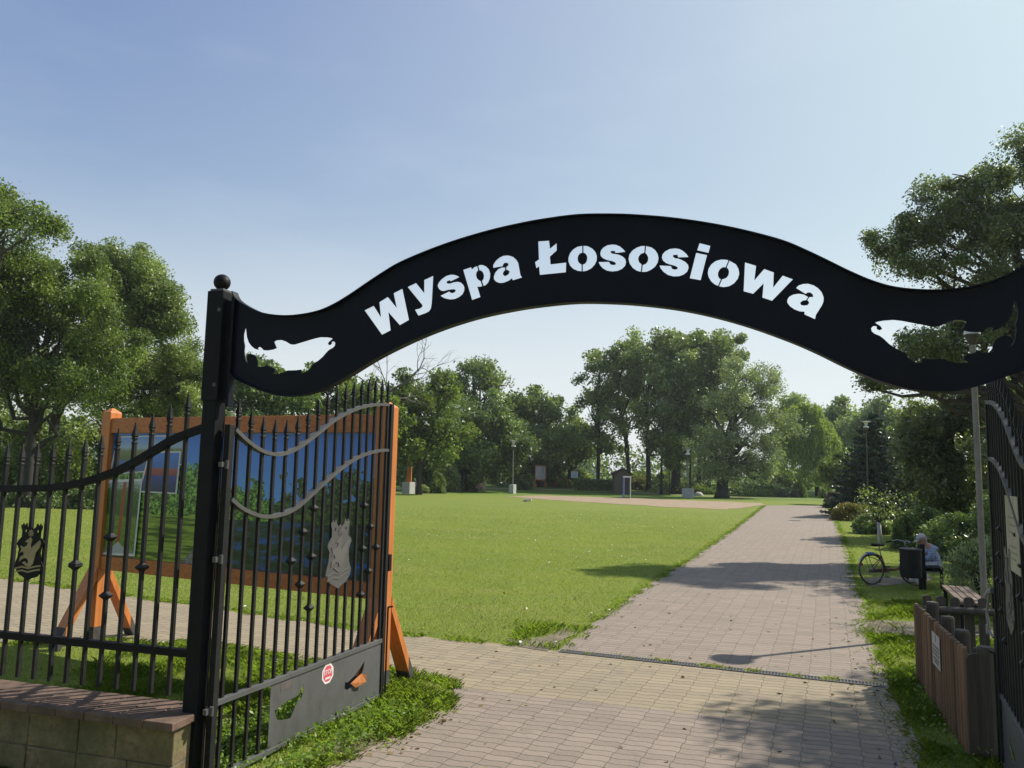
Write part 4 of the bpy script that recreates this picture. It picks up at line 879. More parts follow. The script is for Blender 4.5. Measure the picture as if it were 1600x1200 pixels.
# --- central tall group
ptree('lime_tree', 'left tree of the tall central group with slender straight trunk', 90, 935, [(935, 690), (936, 620), (938, 570)], 0.26,
      [(942, 580, 32, 34), (924, 625, 20, 42), (952, 640, 30, 36), (928, 690, 18, 26), (955, 700, 16, 20)], 9000, 0.34, 'leaf_mid', seed=14, group=GT, bark='barkd', clump=1.15, cdens=.85)
ptree('lime_tree', 'forked leaning tree of the tall central group above the wooden hut', 90, 985, [(978, 690), (966, 620), (975, 560)], 0.28,
      [(992, 560, 42, 36), (975, 610, 32, 42), (1002, 625, 30, 44), (968, 672, 15, 26)], 11000, 0.34, 'leaf_mid', seed=15, group=GT, bark='barkd', clump=1.15, cdens=.85)
ptree('poplar_tree', 'tallest tree in the middle of the central group', 86, 1014, [(1012, 690), (1010, 620), (1030, 560)], 0.30,
      [(1052, 548, 44, 30), (1020, 575, 40, 42), (1058, 605, 44, 48), (1022, 650, 34, 52), (1048, 690, 34, 36)], 24000, 0.34, 'leaf_mid', seed=16, group=GT, bark='barkd', clump=1.2)
ptree('ivy_clad_tree', 'thick trunk clad in dark ivy in the central group', 82, 1056, [(1057, 690), (1060, 620), (1062, 570)], 0.55,
      [(1060, 600, 20, 40), (1062, 660, 26, 45), (1056, 705, 18, 36), (1078, 690, 14, 34), (1085, 640, 26, 45)], 17000, 0.30, 'leaf_dark', seed=17, group=GT, bark='barkd', clump=.8, shell=.7)
ptree('young_maple', 'bright green sapling foliage against the dark ivy trunk', 79, 1046, [(1047, 735), (1048, 710)], 0.07,
      [(1048, 690, 11, 16), (1050, 715, 16, 18), (1042, 728, 10, 10)], 2600, 0.28, 'leaf_ash', seed=18, group=GT, clump=.6)
ptree('poplar_tree', 'tall dark tree on the right shoulder of the central group', 84, 1092, [(1094, 690), (1098, 620), (1104, 560)], 0.32,
      [(1110, 542, 38, 26), (1100, 580, 42, 40), (1130, 590, 30, 40), (1108, 640, 44, 48), (1098, 690, 30, 30)], 24000, 0.34, 'leaf_mid', seed=19, group=GT, bark='barkd', clump=1.2)
ptree('white_willow', 'broad silvery willow with thick trunk at the right of the central group', 75, 1128, [(1130, 735), (1136, 690), (1150, 640), (1165, 600)], 0.62,
      [(1165, 590, 42, 32), (1196, 618, 32, 42), (1140, 640, 48, 44), (1188, 665, 40, 40), (1194, 710, 30, 36), (1150, 700, 44, 40), (1112, 705, 34, 40), (1165, 735, 42, 26), (1196, 738, 26, 24), (1138, 742, 30, 18), (1112, 738, 24, 22)], 32000, 0.27, 'leaf_wil', seed=20, group=GT, bark='barkd', clump=1.0, aspect=.35)
ptree('lime_tree', 'pale hazy tree behind the silvery willow', 108, 1240, [(1240, 710), (1238, 660)], 0.3,
      [(1232, 650, 26, 42), (1250, 680, 28, 44), (1222, 700, 24, 40)], 11000, 0.42, 'leaf_pale', seed=21, group=GT, clump=1.4)
for i, (x, y2, w, lab) in enumerate(((1033, 690, .15, 'bare dark trunk left of the ivy clad trunk'), (1078, 690, .13, 'bare dark trunk right of the ivy clad trunk'), (1100, 700, .2, 'bare dark trunk behind the concrete lamp base'))):
    ptree('lime_tree', 'thin tree in the central group, ' + lab, 81 + i * 2, x, [(x + 1, 720), (x + 3, y2 - 30), (x + 6, y2 - 90)], w, [(x + 5, y2 - 90, 14, 24), (x + 2, y2 - 50, 12, 22)], 3000, 0.3, 'leaf_dark', seed=22 + i, group=GT, bark='barkd', clump=.9)
# --- weeping willow
def strands(name, label, Y, bx, tr, r0, crown, n, L, mat, seed, per=26, ls=.2, bark='barkd', group=GT, cat='tree', zmin=.8):
    r = np.random.default_rng(seed); c = W(bx, 760, Y); root = thing(name, (c[0], Y, gz(c[0], Y)), label, cat, group)
    tp = np.array(catmull([(c[0], Y, gz(c[0], Y) - .05)] + [W(*p, Y) for p in tr], 4)); b = MB(); b.tube(tp, list(np.linspace(r0, r0 * .35, len(tp))), 8)
    cents = []; dirs = []; var = []
    for (cx, cy, cz, rx, ry, rz) in lob(Y, *crown):
        for _ in range(max(4, int(n / len(crown)))):
            d = unit(r.normal(size=3)); d[2] = abs(d[2]); s = np.array([cx, cy, cz]) + d * [rx, ry, rz] * r.uniform(.35, 1) ** .5
            if r.random() < .12: b.tube(limb_pts(tp[int(len(tp) * r.uniform(.5, .99))], s, .12, r, 6), [.06, .05, .04, .03, .02, .012], 4, cap=False)
            ll = L * r.uniform(.4, 1.1); k = np.linspace(0, 1, per)[:, None]; out = d * [1, 1, 0] * r.uniform(.1, .5)
            p = s + out * k * ll * .5 + np.array([0, 0, -1]) * ll * k ** 1.25 + r.normal(size=(per, 3)) * .09; p[:, 2] = np.maximum(p[:, 2], zmin)
            cents.append(p); dirs.append(np.tile([out[0] * .3, out[1] * .3, -1.0], (per, 1))); var.append(np.clip(r.uniform(0, 1) * .6 + r.uniform(0, .4, per), 0, 1))
    b.build('trunk', M[bark], root, smooth=True, fix=False)
    V, F = leaves(np.concatenate(cents), ls, .30, .0, r, np.concatenate(dirs)); raw_mesh('crown', V, F, M[mat], np.repeat(np.concatenate(var), 4), parent=root)
strands('weeping_willow', 'light green weeping willow with hanging strands at the far end of the path', 84, 1277, [(1276, 740), (1274, 700), (1270, 670)], .3,
        [(1266, 672, 36, 28), (1246, 680, 26, 34), (1292, 694, 20, 24), (1262, 645, 24, 18), (1238, 655, 16, 22), (1278, 700, 26, 20)], 1500, 5.0, 'leaf_weep', 31, per=30, ls=.36, zmin=1.2)
# --- right background
ptree('poplar_tree', 'hazy grey green tree behind the weeping willow', 98, 1312, [(1312, 720), (1312, 680)], .35, [(1310, 660, 26, 30), (1300, 690, 22, 34), (1330, 690, 26, 36)], 14000, .42, 'leaf_pale', seed=33, group=GT, clump=1.5)
ptree('poplar_tree', 'hazy tree rising behind the spruce tip', 92, 1372, [(1372, 720), (1372, 680)], .35, [(1372, 662, 34, 34), (1350, 690, 26, 36), (1396, 672, 26, 36), (1380, 710, 40, 40)], 18000, .40, 'leaf_pale', seed=34, group=GT, clump=1.5)
ptree('birch_tree', 'light green shrubby tree left of the spruce', 62, 1314, [(1318, 755), (1318, 735)], .12, [(1308, 738, 17, 22), (1324, 722, 15, 24), (1298, 752, 12, 14)], 6500, .26, 'leaf_ash', seed=35, group=GT, clump=.8)
# --- spruce
def spruce():
    Y = 44; r = np.random.default_rng(9); c = W(1366, 760, Y); zt = W(1364, 640, Y)[2]; root = thing('spruce_tree', (c[0], Y, 0), 'dark blue green spruce with tiered branches right of the path', 'tree', GT)
    b = MB(); b.tube([(c[0], Y, -.05), (c[0], Y, zt * .5), (c[0], Y, zt)], [.13, .08, .015], 7)
    cents = []; dirs = []; var = []
    z = 0.35
    while z < zt - .15:
        f = (zt - z) / zt; R = 2.75 * f ** .8 + .12; m = int(7 + 7 * f)
        for k in range(m):
            a = 2 * pi * (k + r.uniform(-.3, .3)) / m; L = R * r.uniform(.75, 1.1); d = np.array([cos(a), sin(a), 0]); t = np.linspace(0, 1, 6)[:, None]
            zz = z + r.uniform(-.1, .1); p = np.array([c[0], Y, zz]) + d * L * t + np.array([0, 0, 1]) * L * (-.22 * t + .20 * t ** 2)
            b.tube(p, [.022 * (f + .3), .018 * (f + .3), .014 * (f + .3), .01, .007, .004], 4, cap=False)
            n = int(150 * L / 1.2) + 24; tt = r.uniform(.12, 1, n); side = r.choice([-1, 1], n); wid = (1 - tt) * L * .32 + .06; off = r.uniform(0, 1, n)
            pos = np.array([c[0], Y, zz]) + d * L * tt[:, None] + np.array([0, 0, 1]) * (L * (-.22 * tt + .20 * tt ** 2))[:, None] + np.array([-d[1], d[0], 0]) * (side * wid * off)[:, None]; pos[:, 2] -= r.uniform(0, .07, n)
            cents.append(pos); dirs.append(d * .7 + np.array([-d[1], d[0], 0]) * side[:, None] * .8); v0 = r.uniform(0, .5); var.append(v0 + r.uniform(0, .5, n))
        z += .20 + .13 * (1 - f)
    b.build('trunk', M['barkd'], root, smooth=True, fix=False)
    V, F = leaves(np.concatenate(cents), .27, .32, .4, r, np.concatenate(dirs)); raw_mesh('crown', V, F, M['leaf_spruce'], np.repeat(np.concatenate(var), 4), parent=root)
spruce()
# --- right bank
ptree('hornbeam_tree', 'dense dark leafy tree between the spruce and the right lamp post', 29, 1470, [(1470, 760), (1468, 700), (1465, 660)], .2,
      [(1472, 665, 52, 50), (1436, 690, 26, 48), (1505, 665, 50, 60), (1462, 740, 46, 50), (1510, 745, 50, 60), (1478, 790, 56, 34), (1428, 755, 20, 30)], 46000, .125, 'leaf_alder', seed=40, group=GT, clump=.55)
ptree('hornbeam_tree', 'dense dark leafy tree behind the right gate leaf', 26, 1600, [(1600, 760), (1600, 700)], .2,
      [(1590, 640, 50, 55), (1640, 680, 60, 60), (1575, 720, 45, 60), (1620, 760, 60, 50), (1580, 800, 50, 40)], 26000, .125, 'leaf_alder', seed=41, group=GT, clump=.55)
ptree('alder_tree', 'big alder overhanging the right end of the arch', 21.5, 1640, [(1640, 720), (1622, 580), (1600, 460), (1580, 380)], .24,
      [(1432, 372, 56, 46), (1396, 412, 32, 32, 1), (1490, 345, 55, 50), (1530, 300, 45, 45), (1590, 275, 60, 60), (1560, 380, 75, 60), (1470, 420, 46, 28), (1650, 360, 90, 90), (1550, 450, 60, 40),
       (1455, 545, 60, 36), (1490, 565, 50, 26), (1510, 520, 40, 36), (1366, 604, 22, 12), (1400, 590, 30, 18), (1620, 520, 70, 60)], 95000, .085, 'leaf_alder', seed=42, group=GT, clump=.50, shell=.55, cdens=.85)
# tree standing right of the gateway, just outside the picture, that shades the forecourt
tree('alder_tree', 'alder standing beside the gateway beyond the right edge of the picture', (11.6, 9.2, -.05), [(11.4, 9.3, 3), (11.2, 9.3, 6), (11.3, 9.2, 8.5)], .22,
     [(10.6, 9.3, 7.4, 2.0, 2.0, 1.6), (11.5, 8.4, 8.6, 2.0, 2.0, 1.8), (12.6, 10.2, 8.0, 2.2, 2.2, 1.8), (10.8, 10.2, 5.4, 1.6, 1.6, 1.2), (11.2, 7.6, 5.6, 1.7, 1.7, 1.3)], 22000, .13, 'leaf_alder', seed=43, group=GT, clump=.6)
tree('lime_tree', 'lime tree beside the path beyond the right edge of the picture', (16.8, 18.0, -.05), [(16.8, 18.0, 3), (16.9, 18.0, 6), (16.8, 18.1, 9)], .25,
     [(16.2, 18.0, 7.5, 2.6, 2.6, 2.0), (17.5, 17.0, 9.0, 2.4, 2.4, 2.0), (17.5, 19.2, 8.4, 2.4, 2.4, 2.0), (16.0, 17.0, 5.2, 2.0, 2.0, 1.4)], 20000, .14, 'leaf_alder', seed=44, group=GT, clump=.65)

# --- sapling with whitewashed trunk
def sapling():
    Y = 25.5; c = W(1374, 800, Y); root = thing('sapling', (c[0], Y, 0), 'young tree with whitewashed trunk on the shaded verge', 'tree')
    zt = W(1374, 790, Y)[2]; zs = W(1372, 816, Y)[2]
    b = MB(); b.tube([(c[0], Y, -.02), (c[0] - .02, Y, zs * .5), (c[0] - .03, Y, zs)], [.085, .07, .06], 9); b.build('whitewashed_trunk', M['concrete'], root, smooth=True)
    r = np.random.default_rng(3); b = MB(); cs = []
    for k in range(9):
        tip = np.array([c[0], Y, zs]) + [r.normal() * .35, r.normal() * .35, r.uniform(.1, .95)]; b.tube(limb_pts((c[0] - .03, Y, zs - .03), tip, .05, r, 5), [.02, .016, .012, .009, .005], 5, cap=False); cs.append(tip + r.normal(size=(70, 3)) * .14); cs.append((tip + [c[0], Y, zs]) / 2 + r.normal(size=(40, 3)) * .12)
    b.build('twigs', M['bark'], root, fix=False); V, F = leaves(np.concatenate(cs), .085, .5, .3, r); raw_mesh('crown', V, F, M['leaf_mid'], np.repeat(r.uniform(0, 1, len(V) // 4), 4), parent=root)
sapling()
# --- shrubs
GB = 'shrubs beside the path'
def bush(name, label, Y, parts, n, ls, mat, seed, group, cat='shrub'):
    """rounded shrub(s) growing from the ground: parts = (px, py_top, half width px)"""
    r = np.random.default_rng(seed); k = Y / FPX; c0 = W(parts[0][0], 760, Y); g = gz(c0[0], Y)
    root = thing(name, (c0[0], Y, g), label, cat, group); b = MB(); cs = []; vv = []
    tot = sum(p[2] for p in parts)
    for px, pt, rx in parts:
        x = W(px, pt, Y)[0]; h = max(.25, W(px, pt, Y)[2] - g); R = rx * k; m = int(n * 1.8 * rx / tot)
        for q in range(7):
            a = r.uniform(0, 2 * pi); b.tube(limb_pts((x, Y, g - .03), (x + cos(a) * R * .6, Y + sin(a) * R * .6, g + h * r.uniform(.5, .85)), .05, r, 4), [.025, .02, .014, .008], 4, cap=False)
        d = unit(r.normal(size=(m, 3))); d[:, 2] = np.abs(d[:, 2]); rad = r.uniform(.05, 1, m) ** .38
        lump = 1 + .16 * np.sin(d[:, 0] * 5 + r.uniform(0, 6)) + .16 * np.sin(d[:, 1] * 5 + d[:, 2] * 6 + r.uniform(0, 6)) + r.normal(0, .07, m)
        p = np.array([x, Y, g]) + d * np.stack([R * lump * rad, R * lump * rad, h * (.80 + .2 * lump) * rad], 1); p[:, 2] = np.maximum(p[:, 2], g + .04)
        cs.append(p); vv.append(np.clip(.5 + .25 * np.sin(p[:, 0] * 5 / R + p[:, 2] * 4) + r.normal(0, .22, m), 0, 1))
    b.build('stems', M['bark'], root, fix=False)
    V, F = leaves(np.concatenate(cs), ls * .85, .55, .25, r); raw_mesh('foliage', V, F, M[mat], np.repeat(np.concatenate(vv), 4), parent=root); return root
def shrub(label, Y, px, py, rx, ry, n, ls, mat, seed, group=GB, name='shrub', clump=None, extra=()):
    return bush(name, label, Y, [(px, py - ry, rx)] + [(e[0], e[1] - e[3], e[2]) for e in extra], n, ls, mat, seed, group)
shrub('dark rounded shrub at the far bend of the path', 56, 1306, 780, 17, 13, 3500, .16, 'leaf_lav', 50)
shrub('golden leaved shrub beside the path', 40, 1326, 800, 24, 17, 6000, .12, 'leaf_gold', 51, extra=[(1350, 800, 14, 14)])
shrub('dark green shrub behind the whitewashed sapling', 31, 1362, 820, 24, 18, 7000, .11, 'leaf_dark', 52)
shrub('large grey green shrub behind the seated person', 24.5, 1440, 815, 36, 27, 11000, .10, 'leaf_dark', 53, extra=[(1408, 822, 16, 20)])
shrub('dark spreading shrub right of the seated person', 22, 1490, 840, 45, 40, 12000, .10, 'leaf_dark', 54, extra=[(1545, 820, 40, 50)])
strands('arching_shrub', 'arching grassy shrub beside the right lamp post', 14.6, 1525, [(1525, 900)], .02, [(1520, 862, 26, 10), (1545, 855, 24, 10), (1500, 880, 14, 8)], 260, .75, 'leaf_wil', 55, per=22, ls=.075, group=GB, cat='shrub', zmin=.08)
for f_ in LATE: f_()
GC = 'shrubs along the far lawn edge'
for i, (a, lab, mt) in enumerate(((((640, 715, 26), (665, 700, 24), (618, 700, 24)), 'dark leafy undergrowth right behind the wooden totem', 'leaf_dark'), (((720, 715, 30), (760, 712, 34), (795, 722, 26)), 'dark undergrowth filling the gap left of the slim lamp', 'leaf_dark'), (((830, 722, 26), (862, 728, 22), (905, 732, 24)), 'green undergrowth behind the information board and the white sign', 'leaf_mid'), (((1000, 735, 26), (1040, 735, 24)), 'green undergrowth seen between the trunks of the central group', 'leaf_mid'), (((1190, 735, 26), (1220, 725, 24), (1250, 730, 20)), 'green undergrowth between the silvery willow and the weeping willow', 'leaf_mid'))):
    bush('undergrowth', lab, 96 - (8 if i == 0 else 0) + (6 if i > 2 else 0), a, 7000, .36, mt, 90 + i, GC)
shrub('bright yellow green bush right of the wooden totem', 70, 684, 752, 12, 16, 2600, .2, 'leaf_ash', 60, GC)
shrub('low spreading shrub between the totem and the bright bush', 71, 657, 764, 17, 7, 1600, .2, 'leaf_mid', 61, GC)
shrub('taller olive bush behind the bright bush', 75, 700, 735, 22, 30, 4500, .25, 'leaf_mid', 62, GC)
shrub('tiny round bush on the lawn edge left of the carved animal', 76, 717, 762, 4, 5, 400, .16, 'leaf_mid', 63, GC)
shrub('bushy shrub just left of the carved animal', 78, 738, 758, 13, 9, 1700, .22, 'leaf_yel', 64, GC)
shrub('pale weeds around the slim lamp base', 90, 795, 758, 22, 6, 1500, .22, 'leaf_pale', 65, GC)
shrub('round dark bush in front of the information board', 84, 823, 751, 12, 13, 2600, .24, 'leaf_dark', 66, GC)
shrub('tall yellowish weeds right of the information board', 90, 878, 756, 24, 8, 2200, .24, 'leaf_gold', 67, GC)
shrub('yellow bush right of the wooden hut', 88, 1000, 752, 14, 8, 1500, .24, 'leaf_gold', 68, GC)
shrub('lavender grey mound left of the willow path end', 80, 1222, 770, 7, 6, 900, .16, 'leaf_lav', 69, GC)
shrub('lavender grey mound nearer the weeping willow', 80, 1243, 770, 9, 6, 1100, .16, 'leaf_lav', 70, GC)
shrub('upright green bush beside the lavender mounds', 80, 1254, 764, 6, 9, 900, .18, 'leaf_ash', 71, GC)
shrub('yellow green round bush at the weeping willow trunk', 80, 1290, 768, 10, 8, 1400, .18, 'leaf_yel', 72, GC)
shrub('dark undergrowth at the foot of the central tree group', 86, 1060, 757, 60, 9, 3500, .3, 'leaf_dark', 73, GC)
shrub('dark undergrowth right of the silvery willow trunk', 84, 1180, 762, 60, 10, 3500, .3, 'leaf_dark', 74, GC, extra=[(1100, 760, 30, 10)])
def hedge():
    c = W(930, 757, 84); root = thing('clipped_hedge', (c[0], 84, gz(c[0], 84)), 'clipped dark hedge left of the wooden hut', 'hedge'); r = np.random.default_rng(8)
    n = 9000; x0 = W(897, 757, 84)[0]; x1 = W(962, 757, 84)[0]; z0 = gz(0, 84)
    p = np.stack([r.uniform(x0, x1, n), 84 + r.uniform(-.5, .5, n), z0 + 1.25 * r.uniform(0, 1, n) ** .6], 1); V, F = leaves(p, .17, .6, .2, r); raw_mesh('foliage', V, F, M['leaf_dark'], np.repeat(r.uniform(0, 1, n), 4), parent=root)
    b = MB()
    for k in range(14): x = x0 + (x1 - x0) * (k + .5) / 14; b.tube([(x, 84, z0), (x + .1, 84, z0 + .6)], .03, 5)
    b.build('stems', M['barkd'], root)
hedge()
# distant woodland behind everything, so that no gap shows an empty horizon
def far_wood():
    r = np.random.default_rng(77); cs = []
    for k in range(300):
        x = r.uniform(-230, 150); y = r.uniform(120, 150); h = r.uniform(5.0, 8.5) * (1.3 if x < -40 else 1); n = 240
        d = unit(r.normal(size=(n, 3))); cs.append(np.array([x, y, h * .5]) + d * [3.6, 3.0, h * .5] * (r.uniform(.2, 1, n) ** .4)[:, None])
    c = np.concatenate(cs); V, F = leaves(c, .62, .7, .3, r); o = raw_mesh('distant_woodland', V, F, M['leaf_mid'], np.repeat(r.uniform(0, .6, len(c)), 4)); tag(o, 'low band of distant woodland beyond the park', 'woodland', kind='stuff')
far_wood()
# ------------------------------------------------------------------ street lamps
M['lampglass'] = m_paint('frosted_lamp_glass', (0.62, 0.63, 0.62), 0.3, 0.05)
M['lampdark'] = m_paint('lamp_bowl', (0.055, 0.05, 0.045), 0.6, 0.2)
def lamp(loc, h, label, block=False, s=1.0, r=0.055, pm='pole'):
    t = thing('street_lamp', loc, label, 'street lamp', 'park lamps'); c = Vector(loc); z = h
    b = MB(); b.lathe(c, [(r * 1.25, -.05), (r * 1.25, .35), (r, .42), (r * .9, z - .26 * s)], 14); b.build('pole', M[pm], t, smooth=False)
    b = MB(); b.lathe(c, [(r * .95, z - .28 * s), (.055 * s, z - .25 * s), (.105 * s, z - .14 * s), (.115 * s, z - .12 * s)], 18); b.build('lamp_bowl', M['lampdark'], t, smooth=True)
    b = MB(); b.lathe(c, [(.115 * s, z - .12 * s), (.105 * s, z - .06 * s), (.05 * s, z - .045 * s), (.048 * s, z - .01 * s), (.10 * s, z + .12 * s), (.105 * s, z + .125 * s)], 18); b.build('glass', M['lampglass'], t, smooth=False)
    b = MB(); b.lathe(c, [(.25 * s, z + .125 * s), (.26 * s, z + .135 * s), (.14 * s, z + .165 * s), (.02 * s, z + .175 * s)], 22); b.build('lamp_cap', M['steel'], t, smooth=False)
    if block:
        b = MB(); b.box(c + Vector((0, 0, .42)), ((.5 if block == 1 else 1.0), .6, .9), (cos(.5), -sin(.5), 0)); b.build('concrete_base', M['concrete'], t, bevel=.03)
    return t
lamp((6.98, 11.51, 0), 4.52, 'tall grey park lamp behind the right end of the arch', r=.044)
c = W(801, 755, 74); lamp((c[0], 74, 0), W(803, 694, 74)[2], 'slim park lamp standing left of the information board', 1, 2.0, .06)
c = W(1075, 770, 73); lamp((c[0], 73, 0), W(1075, 706, 73)[2], 'park lamp on a grey concrete block in front of the central trees', 2, 2.2, .065)
c = W(1357, 800, 41); lamp((c[0], 41, 0), W(1356, 664, 41)[2], 'slender dark park lamp in front of the spruce', 0, 1.2, .032, 'lampdark')
c = W(355, 760, 44); lamp((c[0], 44, 0), W(355, 648, 44)[2] - .05, 'park lamp whose head peeps over the picture board', 0, 1.4, .05)

# ------------------------------------------------------------------ wooden totem, carved animal, sign boards, hut, goal
c = W(638, 769, 68); t = thing('wooden_totem', (c[0], 68, 0), 'orange wooden totem post on a concrete block beside the lawn', 'sculpture'); k = 68 / 1200; C = Vector((c[0], 68, 0))
b = MB(); b.box(C + Vector((0, 0, .48)), (.85, .8, 1.0), (.85, -.5, 0)); b.build('block', M['concrete'], t, bevel=.02)
b = MB(); b.rings([[(C.x + i * q + .05 * z / 3, C.y + j * q, z) for i, j in ((-1, -1), (1, -1), (1, 1), (-1, 1))] for q, z in ((.21, .95), (.19, 2.2), (.23, 2.25), (.17, 2.35), (.17, 2.6), (.2, 2.66), (.19, 2.85), (.07, 2.97))]); b.build('carved_post', M['orange'], t, bevel=.01)
c = W(645, 762, 72); t = thing('concrete_bench', (c[0], 72, 0), 'pale concrete bench behind the wooden totem', 'bench'); C = Vector((c[0], 72, 0))
b = MB(); b.box(C + Vector((0, 0, .9)), (.75, .5, .08)); b.build('seat', M['concrete'], t)
for s_ in (-.3, .3):
    b = MB(); b.box(C + Vector((s_, 0, .42)), (.09, .45, .87)); b.build('leg', M['concrete'], t)
# carved animal: continuous skinned body
def skin_obj(name, verts, edges, radii, mat, parent, sub=1, org=None):
    o0 = ORG[parent.name]; me = bpy.data.meshes.new(name); me.from_pydata([tuple(Vector(v) - o0) for v in verts], edges, []); o = bpy.data.objects.new(name, me); COL.objects.link(o)
    sk = o.modifiers.new('skin', 'SKIN'); sk.use_smooth_shade = True
    for i, r in enumerate(radii):
        sv = me.skin_vertices[0].data[i]; sv.radius = (r, r) if not hasattr(r, '__len__') else r; sv.use_root = (i == 0)
    if sub: ss = o.modifiers.new('sub', 'SUBSURF'); ss.levels = sub; ss.render_levels = sub
    dg = bpy.context.evaluated_depsgraph_get(); m2 = bpy.data.meshes.new_from_object(o.evaluated_get(dg)); o.modifiers.clear(); o.data = m2; m2.name = name
    m2.materials.clear(); m2.materials.append(mat); m2.polygons.foreach_set('use_smooth', [True] * len(m2.polygons)); o.parent = parent; ORG[o.name] = o0.copy(); return o
c = W(752, 763, 77); t = thing('carved_animal', (c[0], 77, 0), 'pale carved wooden animal with lowered head at the lawn edge', 'sculpture'); k = 77 / 1200
A = lambda dx, dz, dy=0: (c[0] + dx * k, 77 + dy, dz * k)
V_ = [A(2, 11), A(-3, 10), A(4.5, 11.5), A(-6, 9), A(-8, 7), A(-9.5, 5), A(4.5, 6, .2), A(4.5, 0, .2), A(4.5, 6, -.2), A(4.5, 0, -.2), A(-4, 5, .2), A(-4.5, 0, .2), A(-4, 5, -.2), A(-4.5, 0, -.2)]
skin_obj('body', V_, [(0, 1), (0, 2), (1, 3), (3, 4), (4, 5), (2, 6), (6, 7), (2, 8), (8, 9), (1, 10), (10, 11), (1, 12), (12, 13)], [.24, .23, .22, .15, .12, .07, .1, .07, .1, .07, .09, .06, .09, .06], M['sculpt'], t)
# information board with orange legs
Y = 88; k = Y / 1200; c = W(844, 759, Y); z0 = gz(0, Y); t = thing('information_board', (c[0], Y, z0), 'framed information board with orange feet behind the round dark bush', 'information board'); C = Vector((c[0], Y, z0)); ax = (.95, .3, 0)
b = MB(); b.box(C + Vector((0, 0, 1.65)), (1.15, .06, 1.5), ax); b.build('panel', m_paint('glossy_map_print', (.33, .34, .36), .2, .3, scale=2.2, dirt=(.55, .55, .57)), t)
for s_ in (-.62, .62):
    b = MB(); b.box(C + Vector(ax).normalized() * s_ + Vector((0, 0, 1.25)), (.09, .09, 2.5), ax); lg = b.build('post', M['orange'], t)
    b = MB(); b.box(C + Vector(ax).normalized() * s_ + Vector((0, 0, .25)), (.12, .7, .3), ax); b.build('foot', M['orange'], lg)
for z in (.86, 2.44):
    b = MB(); b.box(C + Vector((0, 0, z)), (1.15, .09, .1), ax); b.build('rail', M['orangeh'], t)
Y = 84; c = W(901, 761, Y); z0 = gz(0, Y); t = thing('notice_sign', (c[0], Y, z0), 'small pale blue white notice sign on a thin post left of the hedge', 'sign'); C = Vector((c[0], Y, z0))
b = MB(); b.tube([C, C + Vector((0, 0, 2.1))], .035, 8); b.build('post', M['steel'], t)
b = MB(); b.box(C + Vector((-.25, -.05, 1.72)), (.74, .03, .68)); b.build('sign_plate', m_paint('sign_pale_blue', (.42, .50, .58), .4, .06), t)
b = MB()
for q in range(4): b.box(C + Vector((-.25, -.068, 1.92 - .13 * q)), (.56 - .08 * (q % 2), .004, .035))
b.build('faded_lines', M['grey'], t)
# white gable house far behind
Y = 135; c = W(918, 752, Y); t = thing('white_house', (c[0], Y, 0), 'distant white gabled house glimpsed between the trees', 'house'); C = Vector((c[0], Y, 0)); zt_ = W(918, 722, Y)[2]; ze = W(918, 737, Y)[2]
b = MB(); b.rings([[(C.x - 2, Y + y, -.1), (C.x + 2, Y + y, -.1), (C.x + 2, Y + y, ze), (C.x, Y + y, zt_), (C.x - 2, Y + y, ze)] for y in (0, 8)]); b.build('wall', M['white'], t)
for s_ in (-1, 1):
    b = MB(); b.add([(C.x + s_ * 2.4, Y - .4, ze - .35), (C.x, Y - .4, zt_ + .12), (C.x, Y + 8.4, zt_ + .12), (C.x + s_ * 2.4, Y + 8.4, ze - .35), (C.x + s_ * 2.4, Y - .4, ze - .2), (C.x, Y - .4, zt_ + .3), (C.x, Y + 8.4, zt_ + .3), (C.x + s_ * 2.4, Y + 8.4, ze - .2)], [(0, 1, 2, 3), (7, 6, 5, 4), (0, 4, 5, 1), (1, 5, 6, 2), (2, 6, 7, 3), (3, 7, 4, 0)]); b.build('roof', m_paint('slate', (.14, .13, .13), .7), t)
b = MB(); b.box((C.x, Y - .02, ze - .6), (1.0, .06, 1.2)); b.build('window', M['lampdark'], t)
# wooden hut
Y = 80; c = W(973, 768, Y); z0 = gz(0, Y); t = thing('wooden_hut', (c[0], Y, z0), 'small grey brown wooden hut with pitched roof among the trees', 'hut'); C = Vector((c[0], Y, z0))
hw, he, hp = .85, 2.15, 2.5
b = MB(); b.rings([[(C.x - hw, Y + y, z0 - .05), (C.x + hw, Y + y, z0 - .05), (C.x + hw, Y + y, z0 + he), (C.x, Y + y, z0 + hp), (C.x - hw, Y + y, z0 + he)] for y in (0, 1.8)]); b.build('wall', m_wood('hut_boards', (.15, .12, .085), (.07, .056, .04), .85, 'Z', 1), t)
for s_ in (-1, 1):
    b = MB(); e = s_ * (hw + .25); b.add([(C.x + e, Y - .2, z0 + he - .2), (C.x, Y - .2, z0 + hp), (C.x, Y + 2, z0 + hp), (C.x + e, Y + 2, z0 + he - .2), (C.x + e, Y - .2, z0 + he - .12), (C.x, Y - .2, z0 + hp + .1), (C.x, Y + 2, z0 + hp + .1), (C.x + e, Y + 2, z0 + he - .12)], [(0, 1, 2, 3), (7, 6, 5, 4), (0, 4, 5, 1), (1, 5, 6, 2), (2, 6, 7, 3), (3, 7, 4, 0)]); b.build('roof', M['barkd'], t)
b = MB(); b.box((C.x + .28, Y - .02, z0 + .9), (.62, .05, 1.8)); b.build('door', M['oldwood'], t)
